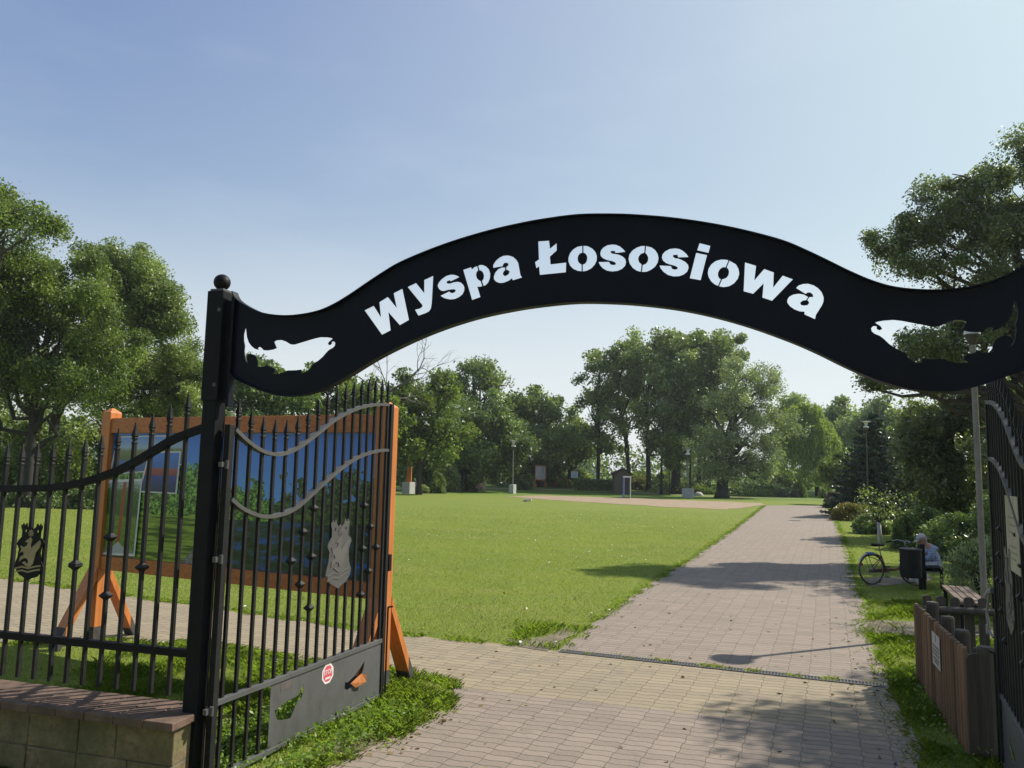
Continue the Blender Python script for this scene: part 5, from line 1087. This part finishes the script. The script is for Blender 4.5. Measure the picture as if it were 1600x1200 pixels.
# white frame by the clay strip
Y = 67.2; a = W(974.5, 776, Y); e = W(985, 776, Y); t = thing('display_stand', ((a[0] + e[0]) / 2, Y, 0), 'narrow white upright frame with a blue side beside the clay strip', 'stand'); zt_ = W(980, 746, Y)[2]
b = MB(); b.box((a[0], Y, zt_ / 2), (.1, .5, zt_)); b.build('blue_side', m_paint('blue_panel', (.16, .20, .42), .45), t)
b = MB(); b.box((e[0], Y, zt_ / 2), (.07, .10, zt_)); b.build('upright', M['white'], t)
b = MB(); b.box(((a[0] + e[0]) / 2 + .0, Y, zt_ + .052), (e[0] - a[0] + .1, .5, .1)); b.build('crossbar', M['white'], t)
b = MB(); b.box(((a[0] + e[0]) / 2, Y, .025), (e[0] - a[0] - .12, .42, .05)); b.build('base_plate', M['lampdark'], t)
# white marker on the lawn
c = G(824, 784); t = thing('lawn_marker', (*c, 0), 'small white block lying on the lawn near the clay strip', 'marker')
b = MB(); b.box((c[0], c[1], .12), (.62, .35, .12), (.95, -.2, .06)); b.build('slab', M['concrete'], t, bevel=.02)
b = MB(); b.box((c[0] - .15, c[1], .03), (.12, .25, .07)); b.build('foot', M['lampdark'], t)
# low benches and stones under the trees
for px, py, lab, w in ((1175, 774, 'low pale bench under the trees right of the silvery willow', 1.6), (1147, 771, 'low dark bench under the silvery willow', 1.4), (1266, 774, 'small grey table bench beside the weeping willow', 1.1)):
    c = G(px, py); t = thing('park_bench', (*c, 0), lab, 'bench', 'low benches under the trees'); C = Vector((*c, 0)); mm = M['concrete'] if 'dark' not in lab else M['oldwood']
    b = MB(); b.box(C + Vector((0, 0, .44)), (w, .4, .09)); b.build('seat', mm, t)
    for s_ in (-1, 1): b = MB(); b.box(C + Vector((s_ * w * .4, 0, .2)), (.14, .35, .42)); b.build('leg', mm, t)
for px, py, w, lab in ((1092, 775, .45, 'grey boulder left of the silvery willow trunk'), (1030, 772, .35, 'small pale stone under the central trees')):
    c = G(px, py); b = MB(); r = np.random.default_rng(int(px)); b.lathe((*c, -.03), [(w * 1.0, 0), (w * 1.05, .12), (w * .85, .3), (w * .4, .42), (w * .05, .45)], 9); b.v = [(x + r.normal() * .03, y + r.normal() * .03, z + r.normal() * .02) for x, y, z in b.v]; o = b.build('boulder', M['concrete'], None, (*c, 0), smooth=True); tag(o, lab, 'stone', 'stones under the trees')

# ------------------------------------------------------------------ picket enclosure
def picket(b, p, u, h, w, th, round_top=True):
    u = Vector((u[0], u[1], 0)).normalized(); n = Vector((-u.y, u.x, 0)); p = Vector((p[0], p[1], 0)); prof = [(-w / 2, 0.03), (w / 2, 0.03), (w / 2, h - w * .35)]
    if round_top: prof += [(w / 2 * cos(a), h - w * .35 + w * .35 * sin(a)) for a in np.linspace(.3, pi - .3, 6)]
    prof += [(-w / 2, h - w * .35)]
    b.rings([[p + u * x + n * o + Vector((0, 0, z)) for x, z in prof] for o in (-th / 2, th / 2)])
fa = G(1437, 1066); fb = G(1519, 1186)
fu = Vector((fb[0] - fa[0], fb[1] - fa[1], 0)); FL = fu.length; fu.normalize(); fn = Vector((-fu.y, fu.x, 0))  # fn points away from the path
if fn.x < 0: fn = -fn
pf = thing('picket_fence', (fa[0], fa[1], 0), 'brown wooden picket fence panel facing the path with a white notice', 'fence', 'picket fences beside the gate')
N = 21
for i in range(N):
    p = Vector((*fa, 0)) + fu * (FL * (i + .5) / N); hh = .85 + random.uniform(-.008, .008); ww = FL / N * .37; prf = [(-1, 0)] + [(-cos(a), sin(a) * .95) for a in np.linspace(.25, pi - .25, 7)] + [(1, 0)]
    b = MB(); b.rings([[p + fu * (x * ww * q) - fn * (y * ww * q) + Vector((0, 0, z)) for x, y in prf] for z, q in ((.03, 1), (hh - .02, 1), (hh - .006, .85), (hh, .5))]); b.build('picket', M['picket%d' % random.choice((0, 1, 1, 2))], pf, smooth=False)
for z in (.28, .72):
    b = MB(); b.box(Vector((*fa, z)) + fu * FL / 2 + fn * .04, (FL, .05, .07), fu); b.build('rail', M['oldwood'], pf)
for q, h in ((.10, .88), (.9, .86), (1.55, .85), (FL - .04, .87)):
    b = MB(); p = Vector((*fa, 0)) + fu * q + fn * .135; b.lathe(p, [(.062, -.05), (.062, h - .02), (.055, h), (.001, h + .004)], 12); b.build('fence_post', M['oldwood'], pf)
c = Vector((*fa, 0)); ns = Plane(tuple(fa), (fu.x, fu.y))
sA = ns.at(1463, 985); sB = ns.at(1477, 1020)
ntc = thing('fence_notice', ns.w((sA[0] + sB[0]) / 2, .7, -.02), 'white notice plate fixed to the picket fence', 'sign')
sgn = -1 if (Vector((ns.n[0], ns.n[1], 0)).dot(fn) > 0) else 1
b = MB(); s0, s1 = sA[0] + .02, sB[0] - .01; zc = .60
b.plate(ns, [[(s0, zc - .15), (s1, zc - .15), (s1, zc + .15), (s0, zc + .15)]], sgn * .040, sgn * .044); b.build('plate', m_paint('dull_white_plate', (.42, .41, .39), .6, .08), ntc)
b = MB(); 
b.plate(ns, [[((s0 + s1) / 2 - .02, zc + .08), ((s0 + s1) / 2 + .02, zc + .08), ((s0 + s1) / 2 + .012, zc + .14), ((s0 + s1) / 2 - .012, zc + .14)]], sgn * .0443, sgn * .0455)
for z, w in ((.02, .8), (-.015, .7), (-.05, .8), (-.09, .75), (-.12, .55)):
    m_ = (s0 + s1) / 2; hw = (s1 - s0) * w / 2; b.plate(ns, [[(m_ - hw, zc + z), (m_ + hw, zc + z), (m_ + hw, zc + z + .022), (m_ - hw, zc + z + .022)]], sgn * .0443, sgn * .0455)
b.build('faded_lines', M['grey'], ntc)
# front return: two broad round-topped boards facing the gateway
pr = thing('picket_fence', (fb[0] + .12, fb[1], 0), 'dark broad round topped fence boards facing the gate', 'fence', 'picket fences beside the gate')
uu2 = Vector((GU[0], GU[1], 0)); 
for px, w in ((1532, .155), (1554, .125)):
    Yb = fb[1] - .02; p = W(px, 1180, Yb); b = MB(); picket(b, (p[0], Yb), uu2, .82, w, .03); b.build('board', M['oldwood'], pr)
b = MB(); p = W(1536, 1100, fb[1] + .12); b.lathe((p[0], fb[1] + .12, 0), [(.06, -.05), (.06, .80), (.05, .83), (.001, .835)], 12); b.build('fence_post', M['oldwood'], pr)
b = MB(); b.box((W(1543, 1100, fb[1] + .05)[0], fb[1] + .045, .62), (.36, .05, .07), uu2); b.build('rail', M['oldwood'], pr)
# rear return: log rail with round pales
rr = thing('picket_fence', (fa[0] + .1, fa[1], 0), 'round topped pales with a half log rail closing the far side of the enclosure', 'fence', 'picket fences beside the gate')
q0 = Vector((fa[0] + .10, fa[1] + .02, 0))
for i in range(6):
    p = q0 + uu2 * (.05 + .138 * i); b = MB(); picket(b, (p.x + .0, p.y + .06), uu2, .92 + random.uniform(-.01, .01), .095, .03); b.build('pale', M['oldwood'], rr)
b = MB(); b.tube([q0 + uu2 * -.02 + Vector((0, 0, .775)), q0 + uu2 * .86 + Vector((0, 0, .785))], .042, 10); b.build('log_rail', M['oldwood'], rr)

# ------------------------------------------------------------------ bench, bin, bicycle, person
def slat_bench(loc, ax, L, Wd, h, label, wood, met, cat='bench'):
    t = thing('park_bench', loc, label, cat, 'slatted benches beside the path'); C = Vector(loc); ax = Vector(ax).normalized(); ay = Vector((-ax.y, ax.x, 0))
    n = 4; sw = Wd / n
    for i in range(n): b = MB(); b.box(C + ay * (Wd * ((i + .5) / n - .5)) + Vector((0, 0, h - .02)), (L, sw - .015, .035), ax); b.build('slat', wood, t, bevel=.004)
    for s_ in (-.42, .42):
        b = MB(); b.box(C + ax * (L * s_) + Vector((0, 0, h - .065)), (.05, Wd * .96, .05), ax); b.build('bearer', met, t)
        for w in (-.4, .4): b = MB(); b.box(C + ax * (L * s_) + ay * (Wd * w) + Vector((0, 0, (h - .09) / 2)), (.05, .05, h - .09), ax); b.build('leg', met, t)
    return t
by = 16.2; bx = W(1456, 900, by)[0]
slat_bench((bx + .02, by + .35, 0), (.25, .97, 0), 1.5, .44, .43, 'dark slatted bench under the seated person', M['black'], M['black'])
e0 = G(1492, 915, .46); e1 = G(1524, 942, .46); eL = hypot(e1[0] - e0[0], e1[1] - e0[1]); slat_bench(((e0[0] + e1[0]) / 2, (e0[1] + e1[1]) / 2, 0), (e0[0] - e1[0], e0[1] - e1[1], 0), eL, .40, .46, 'brown slatted bench beside the lamp post behind the picket fence', M['benchwood'], M['black'])
# litter bin on its post
Y = 15.75; k = Y / 1200; c = W(1424, 900, Y); t = thing('litter_bin', (c[0], Y, 0), 'dark round litter bin hung on a black post in front of the seated person', 'litter bin'); C = Vector((c[0], Y, 0))
zt_, zb_ = W(1424, 858, Y)[2], W(1424, 902, Y)[2]; R_ = 15.5 * k
b = MB(); b.lathe(C, [(R_ * .92, zb_), (R_ * .98, zb_ + .02), (R_, zt_ - .03), (R_ * 1.03, zt_ - .025), (R_ * 1.03, zt_), (R_ * .9, zt_), (R_ * .88, zb_ + .03)], 22); b.build('bin_body', m_paint('bin_paint', (.010, .011, .012), .6, .3, dirt=(.02, .02, .019), spec=.25), t)
b = MB(); b.lathe(C, [(R_ * 1.05, zt_ + .002), (R_ * 1.05, zt_ + .012), (R_ * .1, zt_ + .03)], 22); b.build('lid', M['lampdark'], t)
px_ = W(1441, 900, Y)[0]; b = MB(); b.box((px_ , Y, W(1441, 850, Y)[2] / 2), (.10, .10, W(1441, 850, Y)[2])); b.build('post', M['black'], t, bevel=.005)
# bicycle
def bicycle():
    Y0, Y1 = 16.25, 16.55; a = Vector(W(1362, 898, Y0)); f = Vector(W(1425, 897, Y1)); k = Y0 / 1200; R = .325; a.z = R; f.z = R
    ax = (f - a); ax.z = 0; wb = ax.length; ax.normalize(); ay = Vector((-ax.y, ax.x, 0)); up = Vector((0, 0, 1))
    t = thing('bicycle', (a.x, a.y, 0), 'red brown folding bicycle with black saddle parked behind the litter bin', 'bicycle'); X = lambda s, z, y=0: a + ax * s + ay * y + up * (z - R)
    red = m_paint('bike_red_brown', (.16, .035, .022), .4, .2); blk = M['black']; chrome = m_paint('chrome', (.30, .30, .29), .35, .05, .8)
    for c_, nm in ((a, 'r'), (f, 'f')):
        w = MB().ring(c_, R - .018, .018, ax, up, 36, 8).build('wheel', M['lampdark'], t, smooth=True)
        MB().ring(c_, R - .040, .009, ax, up, 36, 6).build('rim', chrome, w, smooth=True)
        b = MB(); 
        for i in range(18): q = 2 * pi * i / 18; b.tube([c_ + ay * (.02 if i % 2 else -.02), c_ + (ax * cos(q) + up * sin(q)) * (R - .045)], .002, 4)
        b.tube([c_ - ay * .05, c_ + ay * .05], .022, 10); b.build('spokes', chrome, w)
        b = MB(); n = 14; q0, q1 = (.25, 2.6) if nm == 'r' else (.5, 2.7); arc = np.linspace(q0, q1, n)
        b.rings([[c_ + (ax * cos(q) + up * sin(q)) * (R + dr_) + ay * yy for dr_, yy in ((.012, -.025), (.022, 0), (.012, .025), (.008, 0))] for q in arc]); b.build('mudguard', chrome if nm == 'r' else blk, t)
    b = MB(); bb = X(.40, .26); st = X(.25, .60); hd = X(wb - .13, .62); hb = X(wb - .10, .42)
    b.tube([st, X(.36, .30), bb], .018, 10); b.tube([X(.37, .31), X(.60, .30), hb], .024, 10); b.tube([hd, hb], .02, 10)
    for s_ in (-1, 1): b.tube([bb + ay * .03 * s_, a + ay * .05 * s_], .010, 8); b.tube([X(.27, .55, .02 * s_), a + ay * .05 * s_], .009, 8); b.tube([hb + ay * .03 * s_, f + ay * .05 * s_], .012, 8)
    b.build('frame', red, t, smooth=True)
    b = MB(); b.tube([X(.25, .58), X(.21, .78)], .013, 8); b.tube([hd, X(wb - .16, .84), X(wb - .15, .88)], .012, 8); b.build('seat_post', chrome, t)
    b = MB(); b.rings([[X(s, z, y * w) for y, z in ((-1, .80), (-.6, .845), (.6, .845), (1, .80), (.5, .785), (-.5, .785))] for s, w in ((.07, .085), (.12, .095), (.2, .075), (.28, .035), (.33, .022))]); b.build('saddle', blk, t, smooth=True)
    b = MB(); b.tube([X(wb - .28, .86, .27), X(wb - .20, .90, .16), X(wb - .15, .88, 0), X(wb - .20, .90, -.16), X(wb - .28, .86, -.27)], .011, 8); hbr = b.build('handlebar', chrome, t, smooth=True)
    for s_ in (-1, 1): b = MB(); b.tube([X(wb - .27, .865, .26 * s_), X(wb - .38, .84, .29 * s_)], .017, 8); b.build('grip', blk, hbr)
    b = MB(); b.ring(bb + ay * .05, .075, .006, ax, up, 20, 5); b.tube([bb - ay * .07, bb + ay * .07], .014, 8); b.tube([bb + ay * .07, X(.50, .14, .07)], .009, 6); b.tube([bb - ay * .07, X(.30, .38, -.07)], .009, 6); b.build('crank', chrome, t)
    for s_, p in ((1, X(.50, .14, .11)), (-1, X(.30, .38, -.11))): b = MB(); b.box(p, (.09, .08, .02), ax); b.build('pedal', blk, t)
    b = MB(); b.box(X(.2, .28, .055), (.42, .012, .07), ax); b.build('chain_guard', blk, t, bevel=.004)
    b = MB(); b.tube([X(.2, .50), X(-.12, .60), X(-.16, .58)], .007, 6); b.tube([X(-.12, .60, .06), a + ay * .06], .006, 6); b.tube([X(-.12, .60, -.06), a - ay * .06], .006, 6); b.box(X(0.02, .605), (.3, .12, .012), ax); b.build('rear_rack', blk, t)
    b = MB(); b.box(X(-.03, .64), (.16, .10, .06), ax); b.build('blue_bag', m_paint('blue_cloth', (.10, .15, .32), .8), t, bevel=.02)
    b = MB(); b.box(X(-.24, .42), (.02, .05, .06), ax); b.build('rear_reflector', m_paint('reflector', (.35, .02, .015), .3), t)
    b = MB(); b.tube([X(.36, .24, .05), X(.32, .01, .14)], .008, 6); b.build('kickstand', blk, t)
bicycle()
# seated person in profile, bent over, facing the path
def person():
    Y = 16.45; k = Y / 1200; t0 = W(1456, 880, Y); t = thing('person', (t0[0], Y, 0), 'person in a grey cap and blue plaid shirt sitting bent forward on the dark bench', 'person'); x0 = t0[0]
    Z = lambda py: W(1450, py, Y)[2]
    A = lambda px, py, dy=0.0: Vector((W(px, py, Y)[0], Y + dy, W(px, py, Y)[2]))
    skin = m_paint('skin', (.36, .20, .145), .5, .1); trousers = m_paint('light_trousers', (.50, .51, .56), .8, .06)
    tt = NT('blue_plaid'); v = tt.coord(); sp = tt.n('ShaderNodeSeparateXYZ'); tt.l(v, sp.inputs[0])
    sx = tt.math('GREATER_THAN', tt.math('SINE', tt.math('MULTIPLY', sp.outputs[1], 150)), .2); sz = tt.math('GREATER_THAN', tt.math('SINE', tt.math('MULTIPLY', sp.outputs[2], 130)), .3); sy = tt.math('GREATER_THAN', tt.math('SINE', tt.math('MULTIPLY', sp.outputs[0], 140)), .2)
    col = tt.mix(tt.math('MULTIPLY', tt.math('ADD', tt.math('ADD', sx, sz), sy), .33), (.13, .19, .36), (.42, .48, .60)); tt.base(col); tt.rough(.85)
    hip = A(1458, 885); chest = A(1452, 862); neck = A(1446.5, 850); head = A(1440, 842.5)
    # body: one continuous skinned figure
    V_ = [hip, A(1457, 874), chest, A(1448, 853), neck, A(1442.5, 845.5)]; E_ = [(0, 1), (1, 2), (2, 3), (3, 4), (4, 5)]; R_ = [(.15, .13), (.15, .12), (.17, .12), (.11, .085), .055, .06]
    for s in (-1, 1):
        i = len(V_); V_ += [A(1450, 856, .17 * s), A(1444, 871, .20 * s), A(1434, 873, .14 * s), A(1429, 871.5, .10 * s)]; E_ += [(3, i), (i, i + 1), (i + 1, i + 2), (i + 2, i + 3)]; R_ += [.065, .05, .04, .032]
        i = len(V_); V_ += [A(1455, 884, .10 * s), A(1431, 881, .12 * s), A(1432, 901, .12 * s), A(1432, 914, .12 * s), A(1424, 917, .13 * s)]; E_ += [(0, i), (i, i + 1), (i + 1, i + 2), (i + 2, i + 3), (i + 3, i + 4)]; R_ += [.095, .075, .055, .04, .035]
    body = skin_obj('body', V_, E_, R_, skin, t, 2)
    # shirt and trousers: skins slightly larger than the body
    VS = [A(1458.5, 883), A(1457.5, 874), A(1452.5, 862), A(1448.5, 853)]; ES = [(0, 1), (1, 2), (2, 3)]; RS = [(.18, .165), (.185, .155), (.205, .165), (.14, .125)]; VS += [A(1447, 850.3)]; ES += [(3, 4)]; RS += [.09]
    for s in (-1, 1):
        i = len(VS); VS += [A(1450, 857, .175 * s), A(1444.5, 870.5, .205 * s), A(1436, 872.5, .155 * s)]; ES += [(3, i), (i, i + 1), (i + 1, i + 2)]; RS += [.08, .064, .054]
    skin_obj('shirt', VS, ES, RS, tt.m, body, 2)
    VT = [A(1458, 885)]; ET = []; RT = [(.158, .14)]
    for s in (-1, 1):
        i = len(VT); VT += [A(1455, 884, .10 * s), A(1431, 881, .12 * s), A(1432, 901, .12 * s), A(1432, 912, .12 * s)]; ET += [(0, i), (i, i + 1), (i + 1, i + 2), (i + 2, i + 3)]; RT += [.112, .09, .072, .062]
    skin_obj('trousers', VT, ET, RT, trousers, body, 2)
    # head with face, looking down to the left
    f = Vector((-.86, 0, -.5)); up = Vector((-.5, 0, .86)); sd = Vector((0, 1, 0)); hc = head
    def ell(b, c, r3, axs, n=14, m=10):
        rr = []
        for i in range(m + 1):
            th = -pi / 2 + pi * i / m; rr.append([c + axs[0] * (r3[0] * max(cos(th), .02) * cos(2 * pi * j / n)) + axs[1] * (r3[1] * max(cos(th), .02) * sin(2 * pi * j / n)) + axs[2] * (r3[2] * sin(th)) for j in range(n)])
        b.rings(rr)
    b = MB(); ell(b, hc, (.095, .075, .115), (f, sd, up)); ell(b, hc + f * .045 - up * .055, (.05, .045, .055), (f, sd, up)); ell(b, hc + f * .098 - up * .01, (.022, .014, .026), (f, sd, up))
    for s in (-1, 1): ell(b, hc + sd * .076 * s - up * .005 - f * .01, (.02, .01, .032), (f, sd, up), 8, 6)
    hd = b.build('head', skin, t, smooth=True)
    b = MB(); 
    for s in (-1, 1): ell(b, hc + f * .082 + up * .018 + sd * .032 * s, (.012, .013, .009), (f, sd, up), 8, 6)
    b.build('eyes', M['lampdark'], hd); b = MB(); ell(b, hc + f * .088 - up * .062, (.012, .024, .006), (f, sd, up), 8, 6); b.build('mouth', m_paint('lips', (.26, .10, .085), .5), hd)
    b = MB(); ell(b, hc - f * .022 - up * .005, (.088, .079, .10), (f, sd, up)); b.build('hair', m_paint('grey_hair', (.22, .21, .20), .8), hd, smooth=True)
    cap = m_paint('grey_cap', (.40, .39, .38), .8, .08); b = MB(); rr = []
    for i in range(7):
        th = .12 + (pi / 2 - .12) * i / 6; rr.append([hc + up * (.02 + .105 * sin(th)) + f * (.108 * max(cos(th), .03) * cos(2 * pi * j / 16) - .004) + sd * (.09 * max(cos(th), .03) * sin(2 * pi * j / 16)) for j in range(16)])
    b.rings(rr); cp = b.build('cap', cap, hd, smooth=True)
    b = MB(); b.rings([[hc + up * (.036 + z) + f * (.085 + .085 * q) + sd * (.075 * cos(q * 1.2) * y) for y, z in ((-1, -.008), (0, .006), (1, -.008), (1, -.013), (0, .001), (-1, -.013))] for q in (0, .5, 1)]); b.build('cap_peak', cap, cp, smooth=True)
    # hands: palm, four fingers and thumb, resting on the knees
    for s in (-1, 1):
        p = A(1428, 871, .10 * s); fw = Vector((-.9, -.1 * s, -.42)).normalized(); sdv = Vector((0, 1, 0)); nn = fw.cross(sdv)
        VV = [p, p + fw * .05]; EE = [(0, 1)]; RR = [(.03, .016), (.036, .016)]
        for q, (o, L) in enumerate(((-.028, .06), (-.009, .07), (.010, .067), (.028, .052))):
            i = len(VV); VV += [p + fw * .085 + sdv * o, p + fw * (.085 + L * .5) + sdv * o * 1.1 + Vector((0, 0, -.012)), p + fw * (.085 + L * .85) + sdv * o * 1.1 + Vector((0, 0, -.034))]; EE += [(1, i), (i, i + 1), (i + 1, i + 2)]; RR += [.0095, .009, .007]
        i = len(VV); VV += [p + fw * .045 + sdv * -.042 * s, p + fw * .085 + sdv * -.056 * s]; EE += [(0, i), (i, i + 1)]; RR += [.011, .008]
        skin_obj('hand', VV, EE, RR, skin, body, 1)
    for s in (-1, 1): b = MB(); c = A(1427, 915.5, .12 * s); ell(b, c, (.14, .05, .05), (Vector((-1, 0, 0)), sd, Vector((0, 0, 1)))); b.build('shoe', M['lampdark'], body, smooth=True)
person()

# ------------------------------------------------------------------ grass blades, weeds, litter
def blades(name, pts, h, w, mat, seed, lean=.45, var=None):
    r = np.random.default_rng(seed); n = len(pts); a = r.uniform(0, 2 * pi, n); d = np.stack([np.cos(a), np.sin(a), np.zeros(n)], 1); sd = np.stack([-np.sin(a), np.cos(a), np.zeros(n)], 1)
    hh = (h * r.uniform(.5, 1.35, n))[:, None] if np.isscalar(h) else (h * r.uniform(.5, 1.3, n))[:, None]; ww = (w * r.uniform(.7, 1.3, n))[:, None] if np.isscalar(w) else (w * r.uniform(.7, 1.3, n))[:, None]; ln = (r.uniform(.05, lean * 2, n))[:, None]
    m1 = pts + d * hh * ln * .35 + [0, 0, 1] * hh * .55; tip = pts + d * hh * ln + [0, 0, 1] * hh * r.uniform(.75, 1, n)[:, None]
    V = np.stack([pts - sd * ww * .5, pts + sd * ww * .5, m1 + sd * ww * .38, tip, m1 - sd * ww * .38], 1).reshape(-1, 3); F = np.arange(5 * n).reshape(n, 5)
    v = np.repeat(r.uniform(0, 1, n) if var is None else np.clip(var + r.normal(0, .18, n), 0, 1), 5); return tag(raw_mesh(name, V, F, mat, v), kind='stuff')
M['blade'] = m_leaf('grass_blade', (.165, .215, .036), (.335, .385, .072), .45, .15)
M['verge'] = m_leaf('verge_blade', (.130, .195, .036), (.280, .370, .080), .48, .15)
M['weedleaf'] = m_leaf('weed_leaf', (.115, .195, .034), (.240, .350, .07), .48, .25)
r = np.random.default_rng(21)
jp = jitter(paved_all, .03, .25, 12)
def scatter(n, x0, x1, y0, y1): return np.stack([r.uniform(x0, x1, n), r.uniform(y0, y1, n), np.zeros(n)], 1)
def free(p, margin=0): return ~inpoly(p[:, 0], p[:, 1], jp) & (~(inpoly(p[:, 0], p[:, 1], side_poly) | inpoly(p[:, 0], p[:, 1], bike_poly)) | (r.uniform(0, 1, len(p)) < .06))
def val(p, s): # smooth value noise for patchiness
    return .5 + .25 * np.sin(p[:, 0] * 1.7 / s + 1.3 * np.sin(p[:, 1] * .9 / s)) + .25 * np.sin(p[:, 1] * 2.1 / s + 1.7 * np.sin(p[:, 0] * 1.1 / s + 2))
# mown lawn: density falls with distance
th = r.uniform(-.72, .72, 900000); rad = 5.2 + 42 * r.uniform(0, 1, 900000) ** .95
p = np.stack([rad * np.sin(th), rad * np.cos(th), np.zeros(len(th))], 1)
keep = free(p) & (p[:, 1] > 4.6); p = p[keep]; rd = np.hypot(p[:, 0], p[:, 1])
keep = r.uniform(0, 1, len(p)) < np.clip(1.15 - rd / 42, 0, 1); p = p[keep]; rd = rd[keep]
blades('mown_grass', p, .022 + .0003 * rd, .0034 + .00026 * rd, M['blade'], 31, .5, .15 + .4 * val(p, 2.5) + .3 * val(p, .6))
# longer grass on the verges: gate foot, wall foot, right verge, path edges
q = np.concatenate([scatter(130000, -4.5, -.4, 5.4, 9.9), scatter(130000, 3.2, 8, 6, 14), scatter(4500, .1, 1.2, 9.5, 11.5)])
q = q[free(q)]; pat = val(q, .35); keep = r.uniform(0, 1, len(q)) < np.clip(pat * 1.25 - .2, .05, 1); q = q[keep]; pat = pat[keep]
blades('verge_grass', q, .04 + .055 * pat, .0040, M['verge'], 32, .6, .2 + .5 * pat)
def edge_pts(poly, n, spread, closed=False):
    poly = np.array(poly); seg = np.hypot(*np.diff(poly, axis=0).T); c = np.r_[0, np.cumsum(seg)]; t = r.uniform(0, c[-1], n)
    return np.stack([np.interp(t, c, poly[:, 0]) + r.normal(0, spread, n), np.interp(t, c, poly[:, 1]) + r.normal(0, spread, n), np.zeros(n)], 1)
e = np.concatenate([edge_pts(path_L, 16000, .07), edge_pts(path_R[2:], 15000, .08), edge_pts(band_top[2:6], 9000, .05), edge_pts(band_bot[2:] + fore_L, 16000, .05)])
e = e[val(e, .22) > .45]; blades('edge_grass', e, .045, .0048, M['verge'], 33, .9)
e = edge_pts([(.75, 9.75), (4.0, 8.5)], 2600, .045); e = e[val(e, .12) > .62]; blades('drain_weeds', e, .035, .007, M['blade'], 34, 1.0)
# broad leaved weeds at the gate foot
w = np.concatenate([LP.w(0, 0)[:2] + r.normal(0, 1, (0, 2))] + [np.array([LP.w(s, 0, o)[:2] for s, o in zip(r.uniform(.1, 2.2, 1500), r.normal(.30, .2, 1500))]), np.array([LP.w(s, 0, o)[:2] for s, o in zip(r.uniform(.0, 2.0, 500), r.normal(-.38, .12, 500))]), np.stack([r.uniform(3.5, 4.6, 500), r.uniform(6.2, 9, 500)], 1)])
w = np.c_[w, np.zeros(len(w))]; w = w[free(w)]; w = np.repeat(w[::2], 7, 0); w = w + r.normal(0, .05, w.shape) * [1, 1, 0] + np.c_[np.zeros((len(w), 2)), r.uniform(.01, .14, len(w)) ** 1.15]
V, F = leaves(w, .040, .5, .7, r); tag(raw_mesh('broad_weeds', V, F, M['weedleaf'], np.repeat(r.uniform(0, 1, len(w)), 4)), kind='stuff')
# daisies and clover heads on the lawn
dsy = scatter(1500, -9, 12, 8, 42); dsy = dsy[free(dsy)]; dsy = dsy[(val(dsy, 3) > .45)]; dsy[:, 2] = .05; V, F = leaves(dsy, .034, 1.0, 3.0, r); tag(raw_mesh('daisies', V, F, m_paint('daisy_white', (.7, .7, .62), .7, .05)), kind='stuff')
# dry leaves along the edges and on the paving
dl = np.concatenate([edge_pts(fore_L, 260, .12), edge_pts(path_L, 260, .15), edge_pts(path_R[2:10], 260, .25), scatter(240, -1, 5, 5, 16)]); dl[:, 2] = .018; V, F = leaves(dl, .045, .7, 2.2, r, bend=.25)
tag(raw_mesh('dry_leaves', V, F, m_leaf('dry_leaf', (.12, .075, .03), (.30, .21, .10), .1), np.repeat(r.uniform(0, 1, len(dl)), 4)), kind='stuff')

# ------------------------------------------------------------------ summer haze
def haze():
    b = MB(); b.box((0, 60, 10.5), (700, 340, 24)); o = b.build('haze', None_mat(), None); tag(o, kind='stuff')
def None_mat():
    m = bpy.data.materials.new('haze_air'); m.use_nodes = True; t = m.node_tree; t.nodes.remove(t.nodes['Principled BSDF'])
    v = t.nodes.new('ShaderNodeVolumePrincipled'); v.inputs['Color'].default_value = (.86, .92, 1.0, 1); v.inputs['Density'].default_value = HAZE; v.inputs['Anisotropy'].default_value = .35
    t.links.new(v.outputs[0], t.nodes['Material Output'].inputs['Volume']); return m
HAZE = 0.00032
haze()
